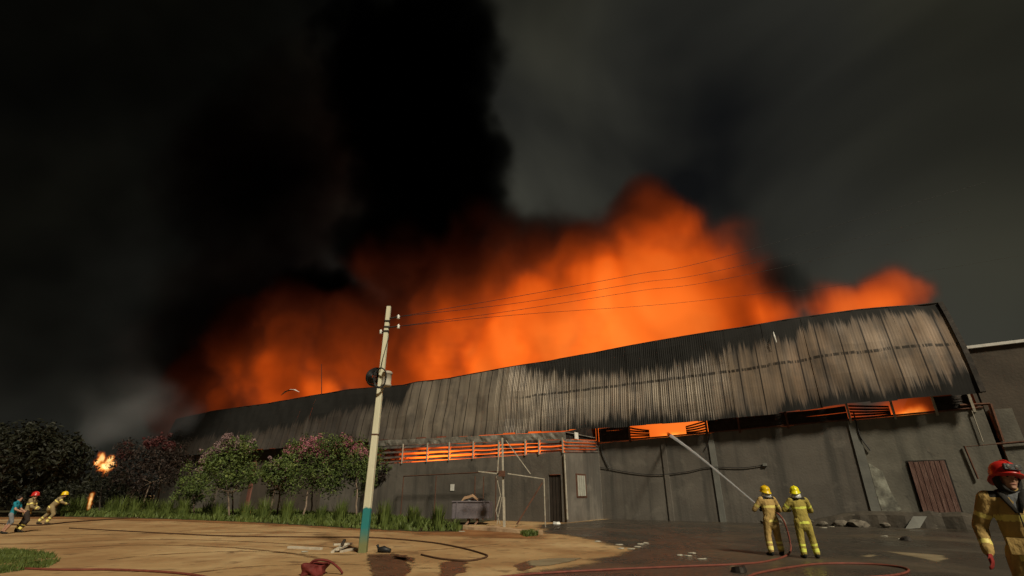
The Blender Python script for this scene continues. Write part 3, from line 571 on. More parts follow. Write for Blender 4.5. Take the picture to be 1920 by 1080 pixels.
cz = MB().lathe([(0.02, hb + 0.05), (0.13, hb + 0.02), (0.165, hb - 0.03), (0.165, hb - 0.07), (0.145, hb - 0.08), (0.145, 0.06), (0.165, 0.05), (0.165, 0.0), (0.13, -0.02)], c, 20).build('canister', WSTEEL, PO, smooth=True)
MB().box(c + Vector((-0.12, 0.12, hb / 2)), (0.2, 0.12, hb * 0.7)).build('canister_bracket', DSTEEL, PO)
def ring(c, r, th, n=26, tilt=0.0, turns=1, squash=1.0):
    return [Vector((c.x + r * squash * math.cos(2 * math.pi * k / n * 1.0) + random.uniform(-.005, .005), c.y + 0.02 * math.sin(k * 0.9) + tilt * math.cos(2 * math.pi * k / n), c.z + r * math.sin(2 * math.pi * k / n))) for k in range(n * turns + 1)]
cc = at(713, 708, pb.y - 0.26)
mb = MB()
for q in range(3): mb.path(ring(cc + Vector((0.0, -0.02 * q, -0.01 * q)), 0.30 + 0.012 * q, 0.02, squash=0.62), 0.018, 6)
mb.build('cable_coil', RUBBER, PO, smooth=True)
cc = at(701, 706, pb.y + 0.22)
mb = MB()
for q in range(9): mb.path(ring(cc + Vector((random.uniform(-.01, .01), 0.02 * q, random.uniform(-.02, .02))), 0.08 + 0.028 * (q % 9), 0.02), 0.024, 6)
mb.build('cable_coil', RUBBER, PO, smooth=True)
MB().path([at(x, y, pb.y - 0.17) for x, y in ((729, 632), (724, 650), (718, 672), (714, 692))], 0.012, 5).build('down_cable', RUBBER, PO)
# overhead wires running off to the right
for k, (pp, d, nth) in enumerate(((((985, 553), (1190, 515), (1375, 477)), 34, 'highest'), (((985, 566), (1200, 530), (1382, 500)), 33, 'second'), (((985, 579), (1200, 545), (1400, 515)), 31, 'third'), (((985, 589), (1250, 570), (1430, 550), (1640, 525)), 29, 'lowest'))):
    st = ins[0 if k < 2 else 1]
    dist = lambda x: pb.y + (x - 740) / 900 * (8 + 3 * k)
    P = [st] + [at(x, y, dist(x)) for x, y in pp]
    e = P[-1] + (P[-1] - P[-2]) * 4.0; e.z += 1.5; P.append(e)
    tag(MB().path(spline(P, 10), 0.009, 5).build('overhead_wire', RUBBER, origin=st), nth + ' of four thin black wires running right from the pole across the fire', 'wire', 'overhead wires')

# ================================================================ STEEL FRAMES, CART
YF = gnd(945, 988).y
SF = thing('steel_frame', 'pale steel mast and braced gate frame beside the dark annex door', 'steel frame', gnd(945, 988))
F_ = lambda x, y, dy=0.0: at(x, y, YF + dy)
for nm, pp, wd in (('mast', ((942, 821), (945, 984)), 0.10), ('mast', ((936, 832), (933, 890)), 0.06), ('brace', ((949, 826), (995, 889)), 0.045), ('crossbar', ((952, 888), (1021, 898)), 0.05), ('crossbar', ((897, 884), (940, 889)), 0.06), ('brace', ((1017, 905), (969, 984)), 0.07), ('post', ((1020, 897), (1023, 999)), 0.055),
                   ('brace', ((931, 893), (939, 930)), 0.04), ('brace', ((938, 930), (930, 958)), 0.05), ('brace', ((930, 958), (938, 985)), 0.03), ('brace', ((941, 932), (932, 984)), 0.03), ('post', ((946, 932), (947, 986)), 0.06)):
    a, b = F_(*pp[0]), F_(*pp[1])
    if pp[1][1] > 975: b.z = 0.0 if nm == 'post' or nm == 'mast' else 0.12
    MB().beam(a, b, wd).build(nm, RUST if nm == 'brace' and wd == 0.07 else WSTEEL, SF)
MB().box(F_(941, 888, -0.05), (0.35, 0.3, 0.28)).build('bracket_plate', RUST, SF)
YC = FRAME @ Vector((wl(850, 960, OJ - 0.8)))
CF = thing('carport_frame', 'thin dark rusty pipe frame standing before the annex wall', 'pipe frame', FRAME @ Vector((wl(830, 962, OJ - 0.8).x, OJ - 0.8, 0)))
cf = lambda x, y, o_=-0.8: FRAME @ wl(x, y, OJ + o_)
for x in (757, 818, 891, 907, 930):
    a = cf(x, 893); b = a.copy(); b.z = 0; MB().tube(b, a, 0.035, n=6).build('post', RUST, CF)
MB().tube(cf(757, 893), cf(935, 884), 0.04, n=6).build('top_rail', RUST, CF)
# skip cart with rubbish
cy0 = gnd(884, 984)
CT = thing('rubbish_cart', 'dented grey purple metal cart heaped with rubbish beside the steel mast', 'cart', cy0)
CART = mat('dusty purple grey steel', [(0.3, (0.10, 0.085, 0.095)), (0.7, (0.17, 0.145, 0.155))], 1.4, 0.6, 0.3, 5, spots=(2.0, (0.06, 0.035, 0.02), 0.6, 0.7, 0.7))
c3 = lambda x, y, dy=0: at(x, y, cy0.y + dy)
z0, z1 = c3(884, 972).z, c3(884, 941).z; x0, x1 = c3(848, 960).x, c3(916, 960).x
for a, b in (((x0, 0), (x1, 0)), ((x1, 0), (x1 + .15, 1.3)), ((x1 + .15, 1.3), (x0, 1.3)), ((x0, 1.3), (x0, 0))):
    mb = MB(); A = Vector((a[0], cy0.y + a[1], 0)); B_ = Vector((b[0], cy0.y + b[1], 0)); mb.beam(A + Vector((0, 0, (z0 + z1) / 2)), B_ + Vector((0, 0, (z0 + z1) / 2)), 0.05, z1 - z0); mb.build('side_panel', CART, CT)
MB().box(((x0 + x1) / 2, cy0.y + 0.65, z0 + 0.05), (x1 - x0 - 0.1, 1.2, 0.06)).build('floor_plate', CART, CT)
MB().box(((x0 + x1) / 2, cy0.y - 0.04, z1 + 0.02), (x1 - x0 + 0.1, 0.08, 0.07)).build('rim', CART, CT)
for x in (x0 + 0.25, x1 - 0.25): MB().beam((x, cy0.y - 0.045, z0), (x, cy0.y - 0.045, z1), 0.07, 0.05).build('rib', CART, CT)
for px_ in (877, 894):
    for dy in (0.15, 1.1): 
        q = c3(px_, 978); MB().path([(q.x - 0.1, cy0.y + dy, 0.0), (q.x + 0.02, cy0.y + dy, z0 * 0.5), (q.x - 0.03, cy0.y + dy, z0 + 0.02)], [0.07, 0.05, 0.06], 6).build('leg', mat('pink brown leg', two((0.34, 0.20, 0.14)), 3, 0.8) if 'pink brown leg' not in bpy.data.materials else bpy.data.materials['pink brown leg'], CT)
RUB = mat('black rubbish bags', two((0.025, 0.022, 0.02)), 3, 0.4, 0.3)
for k, (px_, dy) in enumerate(((880, 0.4), (893, 0.5), (905, 0.7), (887, 0.8))):
    q = c3(px_, 944, dy); bm = bmesh.new(); bmesh.ops.create_icosphere(bm, subdivisions=3, radius=0.3)
    for v in bm.verts: v.co = v.co * (1 + 0.5 * mnoise.noise(v.co * 4 + Vector((k * 3, 0, 0)))); v.co.z *= 0.7
    me = bpy.data.meshes.new('rubbish_bag'); bm.to_mesh(me); bm.free(); o = link('rubbish_bag', me, RUB, local=Matrix.Translation((q.x, q.y, z1 - 0.06)), smooth=True)
    tag(o, 'black rubbish bag in the cart, ' + ('leftmost', 'middle front', 'rightmost', 'furthest back')[k] + ' of the heap', 'rubbish bag', 'rubbish bags in the cart')
mb = MB(); A = c3(864, 942, 0.3); rs = []
for k, (px_, py_) in enumerate(((864, 940), (869, 933), (877, 931), (885, 928), (893, 934), (896, 938))):
    q = c3(px_, py_, 0.25); rs.append([q, q + Vector((0.03, 0.0, -0.1)), q + Vector((0.02, 0.5, -0.06)), q + Vector((0, 0.5, 0.05))])
mb.rings(rs); tag(mb.build('cardboard_sheet', mat('buff cardboard', two((0.42, 0.26, 0.15)), 3, 0.9, 0.2), origin=A), 'crumpled buff cardboard sheet on top of the rubbish cart', 'cardboard')
# low kerb of broken concrete under the mast
KERB = mat('sandy broken kerb', [(0.3, (0.24, 0.14, 0.075)), (0.7, (0.42, 0.29, 0.17))], 1.5, 0.9, 0.5, 7)
a, b = gnd(868, 992), gnd(1018, 1002)
mb = MB(); rs = []
for k in range(25):
    p = a.lerp(b, k / 24); h = 0.16 + 0.08 * mnoise.noise(p * 1.3); d = 0.14 * mnoise.noise(p * 2 + Vector((4, 4, 4)))
    rs.append([(p.x, p.y - 0.25 + d, -0.05), (p.x, p.y - 0.15 + d, h - 0.04), (p.x, p.y + 0.35, h), (p.x, p.y + 0.5, -0.05)])
mb.rings(rs); tag(mb.build('kerb', KERB, origin=a), kind='structure')

# ================================================================ PLANTS
def leaf_mat(name, cols, scale=0.9):
    m = mat(name, cols, scale, 0.6, coord='World', spec=0.25); b = m.node_tree.nodes['Principled BSDF']
    return m
LEAF = leaf_mat('green leaves', [(0.3, (0.028, 0.044, 0.011)), (0.5, (0.065, 0.095, 0.022)), (0.7, (0.15, 0.185, 0.045))], 1.6)
LEAF_DIM = leaf_mat('dim-lit leaves', [(0.3, (0.006, 0.007, 0.004)), (0.7, (0.018, 0.019, 0.008))], 1.2)  # weak light on the left-hand foliage is put into this darker colour
LEAFR = leaf_mat('maroon leaves', [(0.3, (0.013, 0.009, 0.007)), (0.7, (0.038, 0.022, 0.015))], 1.2)
PINK = leaf_mat('pink blossom', [(0.3, (0.22, 0.06, 0.085)), (0.7, (0.42, 0.17, 0.20))], 1.5)
PALE = leaf_mat('pale lilac blossom', [(0.3, (0.20, 0.12, 0.13)), (0.7, (0.32, 0.22, 0.21))], 1.5)
REDB = leaf_mat('dark red blossom', [(0.3, (0.05, 0.012, 0.012)), (0.7, (0.11, 0.03, 0.028))], 1.5)
BARK = mat('pale bark', [(0.3, (0.12, 0.085, 0.06)), (0.7, (0.24, 0.18, 0.13))], 3, 0.9, 0.5, 14, stretch=(3, 3, 0.8))
BARKD = mat('dark bark', two((0.05, 0.038, 0.028)), 3, 0.9, 0.5, 14, stretch=(3, 3, 0.8))
def leaves(clumps, n, size, rnd, shape=1.6, up=0.35, hollow=0.25):
    """quads scattered through clumps: (centre, radius)"""
    tot = sum(r * r for _, r in clumps); vs = []; fs = []
    for c, r in clumps:
        for _ in range(max(6, int(n * r * r / tot))):
            d = Vector((rnd.gauss(0, 1), rnd.gauss(0, 1), rnd.gauss(0, 0.85))).normalized() * r * (hollow + (1 - hollow) * rnd.random() ** 0.55) 
            d *= 0.72 + 0.55 * (mnoise.noise((c + d) * 1.1) + 0.5)
            p = c + d
            nrm = (d.normalized() * 0.8 + Vector((rnd.uniform(-1, 1), rnd.uniform(-1, 1), rnd.uniform(-1, 1) + up))).normalized()
            x = nrm.orthogonal().normalized(); x.rotate(Matrix.Rotation(rnd.uniform(0, 6.28), 3, nrm)); y = nrm.cross(x)
            s = size * rnd.uniform(0.6, 1.35); l = s * shape
            k = len(vs); vs += [p - x * l * 0.5, p + y * s * 0.32 + nrm * s * 0.08, p + x * l * 0.5, p - y * s * 0.32 + nrm * s * 0.08]; fs.append((k, k + 1, k + 2, k + 3))
    return vs, fs
def limb(mb, a, b, r0, r1, rnd, n=6, wob=0.025):
    pts = []
    for k in range(n + 1):
        t = k / n; p = Vector(a).lerp(Vector(b), t); q = (Vector(b) - Vector(a)).length * wob * math.sin(math.pi * t)
        pts.append(p + Vector((rnd.uniform(-1, 1), rnd.uniform(-1, 1), 0)) * q)
    mb.path(pts, [r0 + (r1 - r0) * k / n for k in range(n + 1)], 7)
def tree(name, label, base, stems, clumps, blossoms, lm, bmt, bark=BARK, n=7500, size=0.125, nb=3000, seed=1, group=None, depth=0.9, tr=0.07):
    rnd = random.Random(seed); Y = gnd(*base).y; t = thing(name, label, 'tree', gnd(*base), group)
    def cl(lst, dz=depth): return [(at(x, y, Y + rnd.uniform(-dz, dz)), rp / FPX * (Y * 1.08)) for x, y, rp in lst]
    cc = cl(clumps)
    for c, r in list(cc):
        for _ in range(4):
            d = Vector((rnd.gauss(0, 1), rnd.gauss(0, 1), rnd.gauss(0.25, 0.8))).normalized(); cc.append((c + d * r * rnd.uniform(0.75, 1.15), r * rnd.uniform(0.25, 0.5)))
    cc = [(c, r * 0.98) for c, r in cc]
    mb = MB()
    for (bx, by, tx, ty) in stems:
        a = gnd(bx, by); a.z = -0.1; b = at(tx, ty, Y); limb(mb, a, b, tr, tr * 0.6, rnd)
        near = sorted(cc, key=lambda c: (c[0] - b).length)[:5]
        for c, r in near: limb(mb, b, c + Vector((rnd.uniform(-.3, .3), rnd.uniform(-.3, .3), r * 0.3)), tr * 0.5, 0.012, rnd, 4, 0.12)
    mb.build('trunk', bark, t)
    v, f = leaves(cc, n, size, rnd); m_ = MB(); m_.v = v; m_.f = f
    me = bpy.data.meshes.new('crown'); inv = MW[t.name].inverted(); me.from_pydata([inv @ q for q in v], [], f); link('crown', me, lm, t)
    if blossoms:
        bl = cl(blossoms, depth * 0.6)
        for c, r in list(bl):
            for _ in range(4): bl.append((c + Vector((rnd.uniform(-1, 1), rnd.uniform(-1, 1), rnd.uniform(-0.3, 1.2))) * r, r * rnd.uniform(0.25, 0.45)))
        bl = [(c, r * 0.8) for c, r in bl]
        v, f = leaves(bl, nb, size * 0.8, rnd, shape=1.1, up=0.6)
        me = bpy.data.meshes.new('blossom'); me.from_pydata([inv @ q for q in v], [], f); link('blossom', me, bmt, t)
    return t
gp = 'flowering trees in front of the warehouse'
tree('flowering_tree', 'pink flowering tree with broad crown just left of the utility pole', (572, 970), ((568, 972, 582, 900), (584, 968, 586, 905)),
     ((560, 868, 38), (592, 865, 44), (622, 872, 38), (535, 885, 32), (575, 895, 34), (604, 902, 28), (540, 908, 22), (560, 850, 26), (620, 905, 18)), ((545, 845, 16), (560, 850, 18), (585, 845, 22), (603, 850, 20), (575, 832, 12), (618, 862, 14)), LEAF, PINK, seed=3, group=gp)
tree('flowering_tree', 'sparse pink flowering tree standing directly behind the utility pole', (668, 970), ((668, 971, 668, 895),),
     ((640, 862, 34), (665, 866, 36), (692, 872, 30), (652, 888, 28), (625, 902, 18), (675, 885, 28), (640, 838, 14), (690, 895, 16)), ((640, 838, 16), (632, 850, 14), (660, 845, 14), (680, 848, 13), (650, 825, 9), (695, 855, 8)), LEAF, PINK, seed=5, group=gp, n=6000)
tree('flowering_tree', 'low thin leafy tree at the annex wall right of the utility pole', (731, 968), ((731, 969, 732, 905), (757, 968, 740, 905)),
     ((722, 868, 22), (740, 872, 22), (752, 868, 15), (730, 888, 20), (718, 895, 13), (745, 890, 11)), ((738, 852, 10), (722, 856, 9)), LEAFR, PALE, seed=6, group=gp, n=2300, bark=BARKD)
tree('flowering_tree', 'lilac flowering tree with dense green crown beside the reddish column', (432, 972), ((430, 972, 428, 925), (438, 970, 436, 925)),
     ((420, 862, 34), (445, 860, 34), (432, 885, 34), (460, 880, 24), (405, 885, 22), (465, 900, 18), (430, 910, 22), (450, 840, 20)), ((415, 838, 18), (440, 833, 18), (465, 842, 12), (385, 860, 14), (378, 880, 10), (400, 848, 12)), LEAF, PALE, seed=8, group=gp, n=6500)
tree('flowering_tree', 'pale flowered thin tree with leaning stems left of the pink one', (505, 974), ((503, 974, 516, 915), (520, 970, 524, 918)),
     ((520, 880, 22), (535, 885, 20), (510, 892, 18), (520, 905, 18), (500, 885, 12)), ((522, 885, 12), (528, 898, 10), (512, 872, 10)), LEAF, PALE, seed=9, group=gp, n=2300)
tree('bushy_tree', 'short round green bushy tree left of the lilac flowering tree', (364, 968), ((364, 968, 363, 935),),
     ((352, 905, 22), (372, 905, 22), (360, 925, 24), (345, 925, 14), (380, 925, 16)), (), LEAF, PINK, seed=11, group=gp, n=2800)
tree('maroon_tree', 'wide dark maroon tree near the burning tree at the left', (270, 962), ((262, 962, 283, 905), (290, 960, 300, 905)),
     ((270, 858, 34), (300, 855, 38), (325, 868, 32), (345, 880, 22), (290, 885, 34), (250, 880, 24), (235, 890, 22), (315, 895, 28), (260, 905, 22), (230, 865, 20)), ((280, 832, 14), (300, 828, 16), (320, 838, 12), (235, 850, 14)), LEAFR, REDB, seed=12, group=gp, n=5200, size=0.16)
tree('burning_tree', 'small dark tree whose top is on fire at the left', (192, 962), ((186, 962, 190, 915),),
     ((180, 905, 20), (202, 905, 22), (190, 920, 22), (218, 912, 20), (168, 915, 18), (175, 895, 12), (216, 890, 14), (187, 889, 7), (206, 890, 7), (197, 895, 8), (211, 874, 4), (182, 878, 4)), (), LEAF_DIM, PALE, seed=13, n=1500, bark=BARKD)
tree('shade_tree', 'large black spreading shade tree at the left edge', (-60, 969), ((-60, 969, -30, 850), (-40, 969, 20, 860)),
     ((0, 848, 50), (50, 838, 40), (90, 832, 32), (130, 842, 24), (20, 875, 46), (80, 862, 38), (-40, 850, 60), (120, 870, 30), (150, 845, 16), (60, 890, 30), (-20, 900, 40), (150, 880, 22), (100, 890, 24)), (), LEAF_DIM, PALE, seed=15, n=11000, size=0.24, depth=2.5, bark=BARKD, tr=0.22)
gb = 'dark background trees at the left'
tree('background_tree', 'low dark tree behind the yellow helmeted man at the left', (95, 958), ((95, 958, 96, 935),), ((80, 925, 24), (105, 922, 24), (125, 930, 22), (60, 932, 20), (140, 935, 16)), (), LEAF_DIM, PALE, seed=21, n=2600, size=0.2, bark=BARKD, group=gb)
tree('background_tree', 'low dark tree at the left edge behind the turquoise shirt', (10, 957), ((10, 957, 12, 935),), ((-20, 925, 26), (10, 922, 26), (35, 930, 22), (-45, 930, 26), (50, 938, 14)), (), LEAF_DIM, PALE, seed=22, n=2600, size=0.2, bark=BARKD, group=gb)
tree('background_tree', 'dark tree between the burning tree and the shade tree', (155, 958), ((155, 958, 155, 930),), ((150, 915, 22), (168, 925, 18), (140, 925, 20), (160, 940, 16), (215, 940, 14), (235, 938, 16)), (), LEAF_DIM, PALE, seed=23, n=2600, size=0.2, bark=BARKD, group=gb)
rnd = random.Random(31); cl_ = [(Vector((x, 130 + rnd.uniform(-8, 8), rnd.uniform(0, 3.0))), rnd.uniform(3, 6)) for x in range(-260, -60, 3)]
v, f = leaves(cl_, 14000, 0.9, rnd); me = bpy.data.meshes.new('treeline'); me.from_pydata(v, [], f); tag(link('treeline', me, LEAF_DIM), 'distant black line of trees on the horizon at the left', 'treeline', kind='stuff')
# tall grass clumps along the planting strip
GRASS = leaf_mat('tall grass', [(0.3, (0.04, 0.06, 0.012)), (0.7, (0.11, 0.14, 0.03))], 2.0)
def grass_clump(px_, py_, hp, wp_, seed, label):
    rnd = random.Random(seed); b = gnd(px_, py_); h = at(px_, py_ - hp, b.y).z; w_ = wp_ / FPX * b.y; vs = []; fs = []
    for _ in range(150):
        a = rnd.uniform(0, 6.28); r = rnd.random() ** 0.5 * w_ * 0.45; p = Vector((math.cos(a) * r, math.sin(a) * r, -0.02)); lean = Vector((math.cos(a), math.sin(a), 0)) * rnd.uniform(0.0, 0.55) * w_ + Vector((rnd.uniform(-.1, .1), rnd.uniform(-.1, .1), 0)) * w_
        hh = h * rnd.uniform(0.5, 1.0); tdir = Vector((math.cos(a + 1.57), math.sin(a + 1.57), 0)) * 0.016 * rnd.uniform(0.7, 1.6)
        k = len(vs); m1 = p + lean * 0.25 + Vector((0, 0, hh * 0.55)); tip = p + lean + Vector((0, 0, hh))
        vs += [p - tdir, p + tdir, m1 + tdir, m1 - tdir, tip]; fs += [(k, k + 1, k + 2, k + 3), (k + 3, k + 2, k + 4)]
    me = bpy.data.meshes.new('grass_clump'); me.from_pydata(vs, [], fs); tag(link('grass_clump', me, GRASS, local=Matrix.Translation(b)), label, 'grass', 'tall grass clumps on the planting strip')
ORD = ['first', 'second', 'third', 'fourth', 'fifth', 'sixth', 'seventh', 'eighth', 'ninth', 'tenth', 'eleventh', 'twelfth', 'thirteenth', 'fourteenth', 'fifteenth', 'sixteenth']
for k, (x, y, h, w_) in enumerate(((718, 988, 58, 22), (774, 990, 50, 20), (820, 993, 55, 20))):
    grass_clump(x, y, h, w_, 40 + k, f'tall upright grass clump, {ORD[k]} to the right of the utility pole')
for k, (x, y, h, w_) in enumerate(((636, 980, 50, 24), (600, 977, 36, 18), (535, 978, 48, 22), (492, 975, 50, 24), (458, 975, 40, 22), (408, 972, 40, 22), (388, 970, 36, 20), (340, 969, 44, 22), (310, 968, 38, 22), (283, 967, 36, 22), (250, 966, 40, 24), (222, 965, 42, 24), (205, 964, 34, 20), (145, 963, 40, 26), (122, 963, 34, 26))):
    grass_clump(x, y, h, w_, 60 + k, f'tall upright grass clump, {ORD[k]} to the left of the utility pole')
# low ground cover on the strip and a grass patch in the corner
def turf(name, outline, n, h, seed, m_, size=0.07):
    rnd = random.Random(seed); P = outline; xs_ = [p.x for p in P]; ys_ = [p.y for p in P]; vs = []; fs = []; c = 0; tries = 0
    def inside(x, y):
        r = False; j = len(P) - 1
        for i in range(len(P)):
            if (P[i].y > y) != (P[j].y > y) and x < (P[j].x - P[i].x) * (y - P[i].y) / (P[j].y - P[i].y) + P[i].x: r = not r
            j = i
        return r
    while c < n and tries < n * 12:
        tries += 1; x = rnd.uniform(min(xs_), max(xs_)); y = rnd.uniform(min(ys_), max(ys_))
        if not inside(x, y) or mnoise.noise(Vector((x * 0.9, y * 0.9, seed))) < rnd.uniform(-0.55, 0.1): continue
        c += 1; hh = h * rnd.uniform(0.3, 1.0) * (0.65 + 0.7 * (mnoise.noise(Vector((x * 0.7, y * 0.7, 3))) + 0.5)); a = rnd.uniform(0, 6.28); d = Vector((math.cos(a), math.sin(a), 0)); w_ = size * rnd.uniform(0.5, 1.3); l = Vector((rnd.uniform(-1, 1), rnd.uniform(-1, 1), 0)) * hh * 0.6
        k = len(vs); b = Vector((x, y, 0)); vs += [b - d * w_ * 0.5, b + d * w_ * 0.5, b + d * w_ * 0.4 + l * 0.5 + Vector((0, 0, hh * 0.6)), b + l + Vector((0, 0, hh)), b - d * w_ * 0.4 + l * 0.5 + Vector((0, 0, hh * 0.6))]; fs.append((k, k + 1, k + 2, k + 3, k + 4))
    me = bpy.data.meshes.new(name); me.from_pydata(vs, [], fs); return link(name, me, m_)
strip = G((110, 968), (300, 972), (440, 978), (560, 984), (680, 992), (780, 996), (860, 997), (868, 988), (800, 977), (700, 968), (560, 962), (400, 958), (120, 957))
tag(turf('ground_cover', strip, 15000, 0.36, 5, GRASS, 0.10), 'low green ground cover on the planting strip before the warehouse', 'ground cover', kind='stuff')
tag(turf('grass_patch', G((-60, 1040), (20, 1033), (100, 1042), (112, 1052), (90, 1064), (40, 1070), (-60, 1085)), 6000, 0.13, 6, GRASS, 0.02), 'patch of short grass on the sand at the lower left', 'grass', kind='stuff')
tag(turf('weed_tuft', G((975, 1001), (1000, 999), (1010, 1004), (985, 1007)), 500, 0.2, 9, GRASS, 0.05), 'small green weed tuft on the sand by the steel frame', 'weed', kind='stuff')

# ================================================================ HOSES, DEBRIS
def hose(pp, r, label, m_=HOSE, extra=()):
    P = [gnd(x, y, r * 0.9) for x, y in pp] + list(extra)
    return tag(MB().path(spline(P, 8), r, 8).build('fire_hose', m_, origin=P[0], smooth=True), label, 'hose', 'fire hoses')
hose(((-40, 1062), (105, 1068), (200, 1068), (300, 1072), (370, 1079), (430, 1092)) , 0.024, 'red fire hose along the lower left edge past the grass patch')
hose(((-20, 980), (60, 985), (130, 979), (200, 974), (280, 969)), 0.035, 'dark hose dragged by the running firefighters at the left', HOSED)
hose(((130, 990), (240, 996), (400, 1004), (500, 1006), (600, 1007), (700, 1008), (800, 1016), (860, 1026), (905, 1038), (912, 1044), (880, 1051), (830, 1048), (790, 1040)), 0.024, 'long brown hose curving over the sand behind the pole', HOSED)
FFX, FFY = gnd(1457, 1041).xy
HZ = (FFX + 0.40, FFY + 0.15)
hose(((900, 1086), (1000, 1076), (1140, 1068), (1280, 1062), (1380, 1058), (1440, 1052)), 0.024, 'red fire hose leading across wet ground to the nozzle firefighter', extra=[Vector((HZ[0] - 0.15, HZ[1] - 0.3, 0.05)), Vector((HZ[0] + 0.1, HZ[1], 0.35)), Vector((HZ[0] + 0.02, HZ[1] + 0.02, 0.9)), Vector((HZ[0] - 0.18, HZ[1] + 0.2, 1.12)), Vector((FFX - 0.02, FFY + 0.42, 1.2))])
hose(((1390, 1088), (1420, 1075), (1480, 1064), (1540, 1057), (1620, 1057), (1680, 1062), (1704, 1069), (1680, 1078), (1600, 1084), (1500, 1088)), 0.024, 'reddish fire hose looping on the wet ground before the two firefighters')
# white planks beside the pole
PLNK = mat('pale worn plank', [(0.3, (0.38, 0.33, 0.25)), (0.7, (0.6, 0.54, 0.43))], 3, 0.8, 0.2)
def stick(a, b, w_, h_, label, m_=PLNK, z=0.0, nm='plank'):
    A, B_ = gnd(*a), gnd(*b); A.z = B_.z = z + h_ / 2
    tag(MB().beam(A, B_, w_, h_).build(nm, m_, origin=(A.x, A.y, 0)), label, nm, 'scrap timber by the pole')
stick((541, 1028), (602, 1031), 0.12, 0.06, 'long white plank lying leftmost on the sand by the pole')
stick((623, 1037), (640, 1026), 0.09, 0.05, 'short white plank at the left end of the scrap pile')
stick((632, 1036), (658, 1024), 0.09, 0.05, 'white plank lying slanted across the scrap pile', z=0.05)
stick((624, 1030), (655, 1028), 0.08, 0.05, 'flat pale plank on top of the scrap pile', z=0.10)
stick((640, 1036), (668, 1030), 0.10, 0.05, 'white plank reaching from the scrap pile to the pole foot')
stick((645, 1024), (640, 1033), 0.08, 0.05, 'stub of grey wood standing up in the scrap pile', z=0.15, m_=BARKD)
# black pump fitting by the pole, red folded bag
q = gnd(716, 1036); mb = MB(); mb.path([q + Vector((-.12, 0, .07)), q + Vector((.05, 0, .08)), q + Vector((.25, -.03, .05))], [0.06, 0.09, 0.05], 8); mb.path([q + Vector((-.1, 0, .1)), q + Vector((-.15, 0, .2))], 0.035, 6)
tag(mb.build('hose_fitting', RUBBER, origin=q, smooth=True), 'black hose fitting on the sand right of the pole foot', 'fitting')
RED = mat('dark red canvas', two((0.17, 0.025, 0.02), 0.5), 4, 0.75, 0.4, 14)
q = gnd(590, 1078); bg = thing('red_bag', 'dark red folded canvas bag at the bottom edge below the pole', 'bag', q)
bm = bmesh.new(); bmesh.ops.create_cube(bm, size=1); bmesh.ops.subdivide_edges(bm, edges=bm.edges[:], cuts=9, use_grid_fill=True)
for v in bm.verts:
    v.co = Vector((v.co.x * 0.42, v.co.y * 0.32, v.co.z * 0.2)); v.co += v.co.normalized() * 0.10 * mnoise.noise(v.co * 7) ; v.co.z = max(v.co.z + 0.1, 0.0)
me = bpy.data.meshes.new('body'); bm.to_mesh(me); bm.free(); link('body', me, RED, bg, smooth=True)
MB().path(spline([q + Vector(p) for p in ((-0.12, -0.05, 0.2), (0.0, -0.05, 0.27), (0.25, 0, 0.25), (0.45, 0.05, 0.12), (0.55, 0.05, 0.02))], 5), 0.045, 8, flat=0.5).build('strap', RED, bg, smooth=True)
# litter: pale scraps and lumps of debris
SCRAP = mat('pale scrap', two((0.42, 0.39, 0.31)), 3, 0.9)
spots = [(1298, 1038), (1274, 1042), (1290, 1043), (1315, 1049), (1385, 1074, 1), (1200, 1021), (1183, 1030), (1196, 1026), (1210, 1019), (1165, 1029), (1160, 1022), (1120, 1016), (1690, 1012), (1700, 1014, 1), (1660, 1006), (1362, 970, 1), (1350, 972), (1560, 988), (1545, 990), (865, 997), (570, 1035), (1045, 983, 2), (995, 972)]
side = ['beside the', 'just left of the', 'just right of the']
wherex = lambda x, y: ('on wet ground below the water jet' if x < 1400 else 'on wet ground near the rubble and ledge') if x > 1100 else 'on the ground between pole and annex'
cnt = {}; rank = {}
for k, sp in sorted(enumerate(spots), key=lambda e: e[1][0]):
    g_ = (wherex(*sp[:2]), len(sp) > 2); cnt[g_] = cnt.get(g_, 0) + 1; rank[k] = cnt[g_]
for k, sp in enumerate(spots):
    x, y = sp[:2]; big = len(sp) > 2; q = gnd(x, y, 0.0); rnd = random.Random(100 + k); mb = MB(); r = (0.16 if big else 0.11) * (q.y / 16) ** 0.5
    n = 7; o1 = [(q.x + math.cos(6.283 * j / n) * r * rnd.uniform(0.6, 1.4), q.y + math.sin(6.283 * j / n) * r * rnd.uniform(0.6, 1.3), 0.012) for j in range(n)]
    h_ = 0.12 if big else 0.03
    o2 = [(q.x + (a - q.x) * 0.8, q.y + (b - q.y) * 0.8, h_ * rnd.uniform(0.6, 1.3)) for a, b, _ in o1]
    mb.rings([o1, o2])
    nm = 'debris_lump' if big else 'scrap'
    tag(mb.build(nm, SCRAP if not big else DSTEEL if k != 21 else WHITE, origin=q), f'{"dark lump of debris" if big and k != 21 else "white block" if big else "small pale scrap"} {wherex(x, y)}' + (f', {ORD[rank[k] - 1]} from the left' if cnt[wherex(x, y), big] > 1 else ''), 'debris' if big else 'scrap', ('dark lumps ' if big else 'pale scraps ') + wherex(x, y))
